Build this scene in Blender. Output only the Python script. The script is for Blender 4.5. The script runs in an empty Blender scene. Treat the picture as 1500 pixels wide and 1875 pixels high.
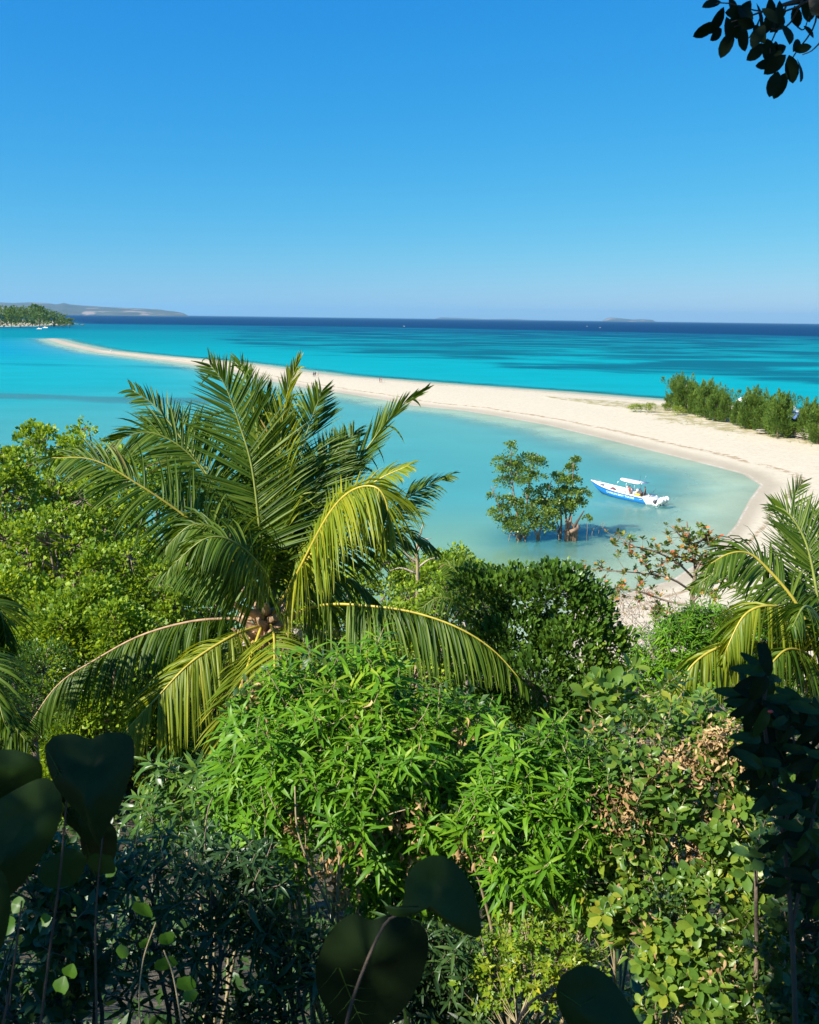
import bpy, bmesh, math, random
import numpy as np
from mathutils import Matrix, Vector

rng = np.random.default_rng(7)
random.seed(7)
SC = bpy.context.scene
COL = SC.collection

# ------------------------------------------------------------------ camera
F = 1608.0
CAMZ = 20.0
PITCH = math.radians(12.46)
ROLL = 0.0130
fwd = np.array([0, math.cos(PITCH), -math.sin(PITCH)])
rgt0 = np.array([1.0, 0, 0])
up0 = np.cross(rgt0, fwd)
rgt = rgt0 * math.cos(ROLL) + up0 * math.sin(ROLL)
upv = up0 * math.cos(ROLL) - rgt0 * math.sin(ROLL)
cam_d = bpy.data.cameras.new('camera')
cam = bpy.data.objects.new('camera', cam_d)
COL.objects.link(cam)
cam_d.sensor_fit = 'HORIZONTAL'
cam_d.sensor_width = 36
cam_d.lens = 36 * F / 1500.0
cam_d.clip_start = 0.05
cam_d.clip_end = 200000
cam_d.dof.use_dof = True
cam_d.dof.focus_distance = 25
cam_d.dof.aperture_fstop = 14
m = Matrix(((rgt[0], upv[0], -fwd[0], 0), (rgt[1], upv[1], -fwd[1], 0), (rgt[2], upv[2], -fwd[2], CAMZ), (0, 0, 0, 1)))
cam.matrix_world = m
SC.camera = cam

# ------------------------------------------------------------------ sky, sun, exposure
SUN_EL = math.radians(40)
sun_h = np.array([-0.80, -0.60]); sun_h /= np.linalg.norm(sun_h)
SUN = np.array([sun_h[0] * math.cos(SUN_EL), sun_h[1] * math.cos(SUN_EL), math.sin(SUN_EL)])
world = bpy.data.worlds.new('World')
SC.world = world
world.use_nodes = True
wn = world.node_tree
bg = wn.nodes['Background']
sky = wn.nodes.new('ShaderNodeTexSky')
sky.sky_type = 'NISHITA'
sky.sun_disc = False
sky.sun_elevation = SUN_EL
sky.sun_rotation = math.atan2(sun_h[0], sun_h[1])
sky.altitude = 0
sky.air_density = 1.0
sky.dust_density = 0.2
sky.ozone_density = 3.0
# grade the sky to the deep tropical blue of the photograph (per-channel gain and gamma)
SKY_S, SKY_E = 0.12, 2.0
sep = wn.nodes.new('ShaderNodeSeparateColor'); comb = wn.nodes.new('ShaderNodeCombineColor')
wn.links.new(sky.outputs[0], sep.inputs[0])
for ch, (A, d0, g, mx_) in enumerate([(0.017, 0.24, 1.88, 0.5), (0.292, 0.46, 0.75, 0.75), (0.77, 0.79, 0.25, 0.95)]):
    m1 = wn.nodes.new('ShaderNodeMath'); m1.operation = 'MULTIPLY'; m1.inputs[1].default_value = 0.1757 / d0
    m2 = wn.nodes.new('ShaderNodeMath'); m2.operation = 'POWER'; m2.inputs[1].default_value = g
    m3 = wn.nodes.new('ShaderNodeMath'); m3.operation = 'MULTIPLY'; m3.inputs[1].default_value = A / (SKY_S * SKY_E)
    m4 = wn.nodes.new('ShaderNodeMath'); m4.operation = 'MINIMUM'; m4.inputs[1].default_value = mx_ / (SKY_S * SKY_E)
    wn.links.new(sep.outputs[ch], m1.inputs[0]); wn.links.new(m1.outputs[0], m2.inputs[0]); wn.links.new(m2.outputs[0], m3.inputs[0]); wn.links.new(m3.outputs[0], m4.inputs[0]); wn.links.new(m4.outputs[0], comb.inputs[ch])
wn.links.new(comb.outputs[0], bg.inputs['Color'])
bg.inputs['Strength'].default_value = 0.12
sl = bpy.data.lights.new('sun', 'SUN')
sl.energy = 5.0
sl.angle = math.radians(0.5)
sl.color = (1.0, 0.95, 0.86)
so = bpy.data.objects.new('sun', sl)
COL.objects.link(so)
so.rotation_euler = Vector(tuple(SUN)).to_track_quat('Z', 'Y').to_euler()
so.location = (0, 0, 60)
SC.view_settings.view_transform = 'Standard'
SC.view_settings.look = 'None'
SC.view_settings.exposure = 1.0
SC.view_settings.gamma = 1
SC.view_settings.use_curve_mapping = False
SC.cycles.max_bounces = 6
SC.cycles.transparent_max_bounces = 8
SC.cycles.volume_bounces = 0

# ------------------------------------------------------------------ helpers: authoring points from the photo
def ray(px, py):
    d = fwd * F + rgt * (px - 750.0) - upv * (py - 937.5)
    return d
def at(px, py, Y):
    d = ray(px, py)
    return np.array([0, 0, CAMZ]) + d * (Y / d[1])
def on(px, py, z=0.0):
    d = ray(px, py)
    return np.array([0, 0, CAMZ]) + d * ((z - CAMZ) / d[2])
def nrm(v):
    v = np.asarray(v, float)
    return v / (np.linalg.norm(v, axis=-1, keepdims=True) + 1e-12)

def tag(o, label=None, cat=None, group=None, kind=None):
    if label:
        o['label'] = label
        if not 4 <= len(label.replace('-', ' ').split()) <= 16: print('LABEL', len(label.split()), label)
    if cat: o['category'] = cat
    if group: o['group'] = group
    if kind: o['kind'] = kind
    return o
def thing(name, loc, label, cat, group=None, rz=0):
    o = bpy.data.objects.new(name, None)
    COL.objects.link(o)
    o.location = tuple(float(a) for a in loc)
    o.rotation_euler = (0, 0, rz)
    o.empty_display_size = 0.2
    return tag(o, label, cat, group)

def mesh_np(name, V, T, mats, smooth=False, mi=None, Q=None):
    """V (n,3); T (m,3) triangles"""
    me = bpy.data.meshes.new(name)
    V = np.asarray(V, np.float32); T = np.asarray(T, np.int32)
    me.vertices.add(len(V)); me.vertices.foreach_set('co', V.ravel())
    k = T.shape[1]
    me.loops.add(T.size); me.polygons.add(len(T))
    me.loops.foreach_set('vertex_index', T.ravel())
    me.polygons.foreach_set('loop_start', np.arange(len(T), dtype=np.int32) * k)
    if smooth:
        me.polygons.foreach_set('use_smooth', np.ones(len(T), dtype=bool))
    if not isinstance(mats, (list, tuple)): mats = [mats]
    for mt in mats: me.materials.append(mt)
    if mi is not None:
        me.polygons.foreach_set('material_index', np.asarray(mi, np.int32))
    me.update(calc_edges=True)
    return me
def link(name, me, parent=None):
    o = bpy.data.objects.new(name, me)
    COL.objects.link(o)
    if parent is not None: o.parent = parent
    return o
class MB:
    """collects shapes of one part"""
    def __init__(s): s.V = []; s.T = []; s.M = []; s.n = 0
    def add(s, V, T, mi=0):
        V = np.asarray(V, float).reshape(-1, 3); T = np.asarray(T, int).reshape(-1, 3)
        s.V.append(V); s.T.append(T + s.n); s.M.append(np.full(len(T), mi)); s.n += len(V)
        return s
    def tube(s, P, R, sides=6, mi=0, cap=True):
        P = np.asarray(P, float); k = len(P)
        R = np.broadcast_to(np.asarray(R, float), (k,))
        Tn = nrm(np.gradient(P, axis=0))
        ref = np.array([0.31, 0.17, 0.93]) if abs(Tn[0][2]) < 0.9 else np.array([0.93, 0.2, 0.1])
        A = nrm(np.cross(Tn, ref)); B = np.cross(Tn, A)
        an = np.arange(sides) * 2 * math.pi / sides
        V = P[:, None] + R[:, None, None] * (A[:, None] * np.cos(an)[None, :, None] + B[:, None] * np.sin(an)[None, :, None])
        V = V.reshape(-1, 3); T = []
        for i in range(k - 1):
            for j in range(sides):
                a = i * sides + j; b = i * sides + (j + 1) % sides
                T += [(a, b, b + sides), (a, b + sides, a + sides)]
        if cap:
            V = np.vstack([V, P[0], P[-1]]); c0 = len(V) - 2
            for j in range(sides):
                T.append((c0, (j + 1) % sides, j)); e = (k - 1) * sides
                T.append((c0 + 1, e + j, e + (j + 1) % sides))
        return s.add(V, T, mi)
    def box(s, c, d, mi=0, rz=0, top=1.0):
        x, y, z = np.array(d) / 2.0
        V = np.array([(-x, -y, -z), (x, -y, -z), (x, y, -z), (-x, y, -z), (-x * top, -y * top, z), (x * top, -y * top, z), (x * top, y * top, z), (-x * top, y * top, z)])
        cr, sr = math.cos(rz), math.sin(rz)
        V = V @ np.array([[cr, sr, 0], [-sr, cr, 0], [0, 0, 1]]) + np.array(c)
        Q = [(0, 3, 2, 1), (4, 5, 6, 7), (0, 1, 5, 4), (1, 2, 6, 5), (2, 3, 7, 6), (3, 0, 4, 7)]
        T = []
        for q in Q: T += [(q[0], q[1], q[2]), (q[0], q[2], q[3])]
        return s.add(V, T, mi)
    def ball(s, c, r, mi=0, su=10, sv=7):
        r = np.broadcast_to(np.asarray(r, float), (3,))
        th = np.linspace(0.001, math.pi - 0.001, sv); ph = np.arange(su) * 2 * math.pi / su
        V = np.stack([np.outer(np.sin(th), np.cos(ph)), np.outer(np.sin(th), np.sin(ph)), np.outer(np.cos(th), np.ones(su))], -1) * r + np.array(c)
        T = []
        for i in range(sv - 1):
            for j in range(su):
                a = i * su + j; b = i * su + (j + 1) % su
                T += [(a, a + su, b + su), (a, b + su, b)]
        return s.add(V.reshape(-1, 3), T, mi)
    def build(s, name, mats, parent=None, smooth=False):
        me = mesh_np(name, np.vstack(s.V), np.vstack(s.T), mats, smooth, np.concatenate(s.M))
        return link(name, me, parent)

def catmull(P, n):
    P = np.asarray(P, float)
    Q = np.vstack([2 * P[0] - P[1], P, 2 * P[-1] - P[-2]])
    seg = len(P) - 1
    out = []
    for t in np.linspace(0, seg - 1e-6, n):
        i = int(t); u = t - i
        a, b, c, d = Q[i], Q[i + 1], Q[i + 2], Q[i + 3]
        out.append(0.5 * ((2 * b) + (-a + c) * u + (2 * a - 5 * b + 4 * c - d) * u * u + (-a + 3 * b - 3 * c + d) * u ** 3))
    return np.array(out)

# value noise for shaping
def vnoise(P, s, seed=0):
    """cheap smooth noise from sines, P (...,k) -> (...) in about -1..1"""
    r = np.random.default_rng(seed)
    out = 0
    k = P.shape[-1]
    for i in range(6):
        w = nrm(r.normal(size=k)) * s * (0.6 + 0.35 * i)
        out = out + np.sin(P @ w + r.uniform(0, 6.28)) / (1 + 0.35 * i)
    return out / 3.2

# ------------------------------------------------------------------ materials
def mat(name):
    mt = bpy.data.materials.new(name); mt.use_nodes = True
    nt = mt.node_tree
    for n in list(nt.nodes): nt.nodes.remove(n)
    out = nt.nodes.new('ShaderNodeOutputMaterial')
    return mt, nt, out
def N(nt, t, **kw):
    n = nt.nodes.new(t)
    for k, v in kw.items():
        if k in n.inputs.keys(): n.inputs[k].default_value = v
        else: setattr(n, k, v)
    return n
def ramp(nt, fac, cols, interp='LINEAR'):
    r = nt.nodes.new('ShaderNodeValToRGB')
    r.color_ramp.interpolation = interp
    el = r.color_ramp.elements
    while len(el) < len(cols): el.new(0.5)
    for e, (p, c) in zip(el, cols):
        e.position = p; e.color = (*c, 1)
    nt.links.new(fac, r.inputs['Fac'])
    return r
def leaf_mat(name, cols, transl=0.35, rough=0.42, tcol=1.35, spec=0.5, patch=0.35, pscale=0.6, gain=1.45):
    mt, nt, out = mat(name)
    L = nt.links.new
    geo = N(nt, 'ShaderNodeNewGeometry'); oi = N(nt, 'ShaderNodeObjectInfo')
    add = N(nt, 'ShaderNodeMath', operation='ADD'); L(geo.outputs['Random Per Island'], add.inputs[0]); L(oi.outputs['Random'], add.inputs[1])
    fr = N(nt, 'ShaderNodeMath', operation='FRACT'); L(add.outputs[0], fr.inputs[0])
    no = N(nt, 'ShaderNodeTexNoise', Scale=pscale, Detail=2.0); L(geo.outputs['Position'], no.inputs['Vector'])
    mx = N(nt, 'ShaderNodeMix', data_type='FLOAT'); mx.inputs[0].default_value = patch
    L(fr.outputs[0], mx.inputs[2])
    mr = N(nt, 'ShaderNodeMapRange'); mr.inputs[1].default_value = 0.32; mr.inputs[2].default_value = 0.68
    L(no.outputs[0], mr.inputs[0]); L(mr.outputs[0], mx.inputs[3])
    rp = ramp(nt, mx.outputs[0], cols)
    fine = N(nt, 'ShaderNodeTexNoise', Scale=60.0, Detail=2.0); L(geo.outputs['Position'], fine.inputs['Vector'])
    fm = N(nt, 'ShaderNodeMapRange'); fm.inputs[3].default_value = 0.82 * gain; fm.inputs[4].default_value = 1.18 * gain; L(fine.outputs[0], fm.inputs[0])
    vm = N(nt, 'ShaderNodeVectorMath', operation='SCALE'); L(rp.outputs[0], vm.inputs[0]); L(fm.outputs[0], vm.inputs['Scale'])
    p = N(nt, 'ShaderNodeBsdfPrincipled', Roughness=rough); p.inputs['Specular IOR Level'].default_value = spec
    L(vm.outputs[0], p.inputs['Base Color'])
    tr = N(nt, 'ShaderNodeBsdfTranslucent')
    tv = N(nt, 'ShaderNodeVectorMath', operation='MULTIPLY'); tv.inputs[1].default_value = (tcol * 1.15, tcol, tcol * 0.35)
    L(vm.outputs[0], tv.inputs[0]); L(tv.outputs[0], tr.inputs['Color'])
    ms = N(nt, 'ShaderNodeMixShader'); ms.inputs[0].default_value = transl
    L(p.outputs[0], ms.inputs[1]); L(tr.outputs[0], ms.inputs[2]); L(ms.outputs[0], out.inputs['Surface'])
    return mt
def plain(name, col, rough=0.6, var=0.15, scale=8.0, bump=0.0, metallic=0.0, col2=None):
    mt, nt, out = mat(name)
    L = nt.links.new
    geo = N(nt, 'ShaderNodeTexCoord')
    no = N(nt, 'ShaderNodeTexNoise', Scale=scale, Detail=5.0, Roughness=0.6); L(geo.outputs['Object'], no.inputs['Vector'])
    c1 = tuple(c * (1 - var) for c in col); c2 = col2 or tuple(min(1, c * (1 + var)) for c in col)
    rp = ramp(nt, no.outputs[0], [(0.3, c1), (0.7, c2)])
    p = N(nt, 'ShaderNodeBsdfPrincipled', Roughness=rough, Metallic=metallic)
    L(rp.outputs[0], p.inputs['Base Color'])
    if bump:
        b = N(nt, 'ShaderNodeBump', Strength=bump, Distance=0.03); L(no.outputs[0], b.inputs['Height']); L(b.outputs[0], p.inputs['Normal'])
    L(p.outputs[0], out.inputs['Surface'])
    return mt

M = {}
M['bark'] = plain('bark', (0.20, 0.15, 0.10), 0.9, 0.35, 12, 0.6)
M['pale_bark'] = plain('pale_bark', (0.36, 0.29, 0.22), 0.9, 0.3, 10, 0.6)
M['dark_bark'] = plain('dark_bark', (0.07, 0.05, 0.035), 0.9, 0.3, 10, 0.6)
M['stump'] = plain('dead_wood', (0.22, 0.14, 0.09), 0.9, 0.5, 6, 0.8)
M['twig'] = plain('twig', (0.30, 0.24, 0.13), 0.8, 0.3, 20)
M['broad'] = leaf_mat('broad_leaves', [(0.0, (0.035, 0.068, 0.006)), (0.45, (0.078, 0.130, 0.009)), (0.8, (0.13, 0.18, 0.012)), (1.0, (0.20, 0.22, 0.02))], 0.40, 0.45, spec=.3, gain=2.15, patch=.3)
M['glossy'] = leaf_mat('glossy_dark_leaves', [(0.0, (0.018, 0.045, 0.007)), (0.6, (0.042, 0.088, 0.010)), (0.9, (0.085, 0.14, 0.014)), (1.0, (0.16, 0.19, 0.02))], 0.33, 0.34, spec=.4, gain=1.8)
M['narrow'] = leaf_mat('narrow_leaves', [(0.0, (0.030, 0.085, 0.006)), (0.5, (0.062, 0.145, 0.008)), (0.85, (0.105, 0.19, 0.010)), (1.0, (0.19, 0.23, 0.02))], 0.44, 0.42, spec=.3, gain=1.9)
M['obovate'] = leaf_mat('obovate_leaves', [(0.0, (0.025, 0.060, 0.010)), (0.5, (0.055, 0.105, 0.014)), (0.8, (0.11, 0.15, 0.016)), (0.95, (0.22, 0.20, 0.02)), (1.0, (0.36, 0.15, 0.02))], 0.36, 0.36, spec=.4, gain=1.85)
M['shade'] = leaf_mat('shade_dark_leaves', [(0.0, (0.018, 0.045, 0.012)), (0.7, (0.035, 0.075, 0.016)), (1.0, (0.08, 0.12, 0.02))], 0.3, 0.4)  # darker green for leaves in shade; part of the shade is in the colour
M['yellowg'] = leaf_mat('yellow_green_leaves', [(0.0, (0.04, 0.09, 0.008)), (0.5, (0.09, 0.15, 0.01)), (0.85, (0.18, 0.21, 0.012)), (1.0, (0.30, 0.26, 0.02))], 0.4, 0.4, patch=.5, pscale=3.0, gain=1.8)
M['dry'] = leaf_mat('dry_leaves', [(0.0, (0.13, 0.07, 0.025)), (0.5, (0.28, 0.17, 0.07)), (1.0, (0.44, 0.32, 0.16))], 0.15, 0.8, gain=1.35)
M['almond'] = leaf_mat('almond_leaves', [(0.0, (0.03, 0.07, 0.012)), (0.45, (0.07, 0.12, 0.015)), (0.72, (0.18, 0.18, 0.02)), (0.88, (0.42, 0.14, 0.05)), (1.0, (0.36, 0.06, 0.03))], 0.35, 0.4, patch=0.15)
M['palm'] = leaf_mat('palm_leaflets', [(0.0, (0.020, 0.050, 0.004)), (0.5, (0.055, 0.105, 0.006)), (0.96, (0.12, 0.17, 0.02)), (1.0, (0.26, 0.17, 0.06))], 0.36, 0.45, spec=0.25, gain=1.3, patch=.2)
M['palm_y'] = leaf_mat('yellow_green_palm_leaflets', [(0.0, (0.08, 0.13, 0.010)), (0.6, (0.15, 0.19, 0.012)), (0.95, (0.25, 0.25, 0.02)), (1.0, (0.34, 0.22, 0.07))], 0.42, 0.42, spec=.3, patch=.2)  # paler, yellower leaflets than the palm green
M['dead_palm'] = leaf_mat('withered_palm_leaflets', [(0.0, (0.12, 0.08, 0.04)), (1.0, (0.30, 0.22, 0.12))], .15, .8, gain=1.0)
M['rachis'] = plain('palm_rachis', (0.17, 0.20, 0.03), 0.45, 0.2, 6)
M['rachis_y'] = plain('yellow_rachis', (0.40, 0.33, 0.04), 0.45, 0.2, 6)
M['boot'] = plain('palm_boot', (0.42, 0.27, 0.15), 0.85, 0.35, 7, 0.5)
M['spathe'] = plain('dry_spathe', (0.36, 0.31, 0.27), 0.85, 0.25, 7, 0.4)
M['needle'] = leaf_mat('casuarina_needles', [(0.0, (0.030, 0.060, 0.010)), (0.5, (0.065, 0.115, 0.016)), (1.0, (0.12, 0.17, 0.025))], 0.35, 0.65, patch=0.5, pscale=0.5, spec=.2, gain=1.5)
M['mangrove'] = leaf_mat('mangrove_leaves', [(0.0, (0.025, 0.055, 0.010)), (0.5, (0.07, 0.12, 0.015)), (1.0, (0.15, 0.19, 0.03))], 0.4, 0.4, patch=0.4, pscale=0.5, gain=1.7)
M['big'] = leaf_mat('big_vine_leaves', [(0.0, (0.02, 0.055, 0.01)), (1.0, (0.03, 0.07, 0.010))], 0.22, 0.5, patch=0.3, gain=.7, spec=.2)  # darkened leaf green; the shade on the near leaves sits in this colour
M['silhouette'] = leaf_mat('shade_painted_near_leaves', [(0.0, (0.006, 0.015, 0.005)), (1.0, (0.014, 0.030, 0.007))], 0.15, 0.6, gain=.8, spec=.12)  # near-black so leaves read as silhouettes; shade painted into the colour
M['near'] = leaf_mat('dim_shade_painted_leaves', [(0.0, (0.012, 0.035, 0.006)), (1.0, (0.030, 0.070, 0.010))], 0.3, 0.5, gain=.9, spec=.25, patch=.5, pscale=14.0)  # dim green with the shade of the close leaves painted in
M['fresh'] = leaf_mat('fresh_vine_leaves', [(0.0, (0.04, 0.11, 0.008)), (1.0, (0.08, 0.17, 0.012))], 0.4, 0.45, gain=.9)
M['dunebush'] = leaf_mat('dune_bush_leaves', [(0.0, (0.06, 0.10, 0.01)), (0.5, (0.13, 0.18, 0.015)), (1.0, (0.22, 0.25, 0.03))], 0.35, 0.5, patch=0.5)

# ------------------------------------------------------------------ leaf shapes
def leaf_tmpl(width, stations, fold=0.25, droop=0.2, base=0.0):
    """unit-length leaf along +Y; stations [(t, w)], tip implied"""
    V = [(0, 0, 0)]; T = []
    rows = []
    for t, w in stations:
        z = -droop * t * t
        k = len(V)
        V += [(-w * width / 2, t, z + fold * w * width / 2), (0, t, z), (w * width / 2, t, z + fold * w * width / 2)]
        rows.append(k)
    V.append((0, 1, -droop)); tip = len(V) - 1
    r = rows[0]; T += [(0, r + 1, r), (0, r + 2, r + 1)]
    for a, b in zip(rows[:-1], rows[1:]):
        T += [(a, a + 1, b + 1), (a, b + 1, b), (a + 1, a + 2, b + 2), (a + 1, b + 2, b + 1)]
    r = rows[-1]; T += [(r, r + 1, tip), (r + 1, r + 2, tip)]
    return np.array(V, float), np.array(T)
LT = {
    'diamond': (np.array([(0, 0, 0), (-.38, .5, .1), (.38, .55, .1), (0, 1, -.12)], float), np.array([(0, 2, 1), (1, 2, 3)])),
    'fold': leaf_tmpl(0.5, [(0.5, 1.0)], 0.35, 0.15),
    'narrow': leaf_tmpl(0.17, [(0.18, .55), (0.45, 1.0), (0.75, .7)], 0.5, 0.45),
    'narrow_b': leaf_tmpl(0.21, [(0.2, .6), (0.5, 1.0), (0.78, .65)], 0.25, 0.75),
    'obovate_b': leaf_tmpl(0.44, [(0.3, .6), (0.6, 1.0), (0.85, .65)], 0.7, 0.45),
    'narrow_far': leaf_tmpl(0.2, [(0.45, 1.0)], 0.4, 0.4),
    'obovate': leaf_tmpl(0.52, [(0.3, .55), (0.62, 1.0), (0.88, .7)], 0.3, 0.15),
    'needle': (np.array([(-.04, 0, 0), (.04, 0, 0), (0, 1, 0)], float), np.array([(0, 1, 2)])),
    'curl': leaf_tmpl(0.45, [(0.3, .8), (0.65, 1.0)], 1.1, 0.8),
    'blade': leaf_tmpl(0.09, [(0.3, 1.0), (0.7, .7)], 0.3, 0.6),
}
def frames(D, Nh):
    Y = nrm(D); X = nrm(np.cross(Y, Nh)); Z = np.cross(X, Y)
    return np.stack([X, Y, Z], -1)          # (n,3,3) columns
def inst(tm, P, R, S):
    V, T = tm
    W = np.einsum('nij,vj->nvi', R, V) * np.asarray(S)[:, None, None] + P[:, None]
    n = len(P); k = len(V)
    TT = T[None] + (np.arange(n) * k)[:, None, None]
    return W.reshape(-1, 3), TT.reshape(-1, 3)
def leaves_mesh(name, tm, P, R, S, mt):
    V, T = inst(tm, P, R, S)
    return mesh_np(name, V, T, mt)

exec_order = []

# ------------------------------------------------------------------ coastline polygon (authored from the photo, on the water plane)
far_edge = [(84, 620), (100, 619.5), (130, 628), (190, 641), (300, 652.5), (400, 660), (470, 668), (560, 680), (620, 688), (700, 694), (800, 702), (900, 709), (1000, 716), (1100, 724), (1240, 735), (1400, 747), (1500, 757), (1700, 775), (2100, 800)]
near_edge = [(2300, 1200), (1900, 1300), (1500, 1340), (1200, 1300), (1060, 1270), (1030, 1130), (1075, 1105), (1140, 1088), (1230, 1062), (1300, 1015), (1348, 960), (1372, 915), (1392, 888), (1360, 868), (1300, 852), (1200, 827), (1100, 802), (1000, 778), (900, 760), (850, 752), (760, 743), (700, 732), (640, 722), (560, 710), (480, 695), (400, 675), (300, 660), (180, 645.5), (115, 631)]
SAND = np.array([on(*p)[:2] for p in far_edge + near_edge])
HEAD = np.array([on(*p)[:2] for p in [(-400, 599), (-100, 598.5), (60, 597.5), (75, 595), (120, 594.5), (132, 592), (110, 586), (0, 584), (-400, 584)]])
def sdist(P, poly):
    """signed distance, positive inside"""
    d = np.full(len(P), 1e9); ins = np.zeros(len(P), bool)
    n = len(poly)
    for i in range(n):
        a = poly[i]; b = poly[(i + 1) % n]
        ab = b - a; ap = P - a
        t = np.clip((ap @ ab) / (ab @ ab + 1e-9), 0, 1)
        d = np.minimum(d, np.linalg.norm(ap - t[:, None] * ab, axis=1))
        c = (a[1] > P[:, 1]) != (b[1] > P[:, 1])
        with np.errstate(divide='ignore', invalid='ignore'):
            xi = a[0] + (P[:, 1] - a[1]) * (b[0] - a[0]) / (b[1] - a[1])
        ins ^= c & (P[:, 0] < xi)
    return np.where(ins, d, -d)

# polar-spaced grid: finer near the hill
def polar(r0, r1, nr, a):
    r = np.concatenate([np.geomspace(r0, r1, nr)])
    RR, AA = np.meshgrid(r, a, indexing='ij')
    return np.stack([RR * np.sin(AA), RR * np.cos(AA)], -1)
def grid_mesh(name, G, Z, mt, keep=None, smooth=True):
    nr, na = G.shape[:2]
    V = np.concatenate([G, Z[..., None]], -1).reshape(-1, 3)
    i, j = np.meshgrid(np.arange(nr - 1), np.arange(na - 1), indexing='ij')
    a = (i * na + j).ravel()
    Q = np.stack([a, a + 1, a + na + 1, a + na], -1)[:, ::-1]
    if keep is not None:
        k = keep.ravel()
        Q = Q[k[Q].any(1)]
        used = np.zeros(len(V), bool); used[Q.ravel()] = True
        idx = np.cumsum(used) - 1; V = V[used]; Q = idx[Q]
    else: used = np.ones(len(V), bool)
    return mesh_np(name, V, Q, mt, smooth), used
def fattr(me, name, vals):
    at_ = me.attributes.new(name, 'FLOAT', 'POINT'); at_.data.foreach_set('value', np.asarray(vals, np.float32).ravel())
def cattr(me, name, vals):
    at_ = me.attributes.new(name, 'FLOAT_COLOR', 'POINT')
    v = np.concatenate([vals, np.ones((len(vals), 1))], 1).astype(np.float32)
    at_.data.foreach_set('color', v.ravel())

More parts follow.
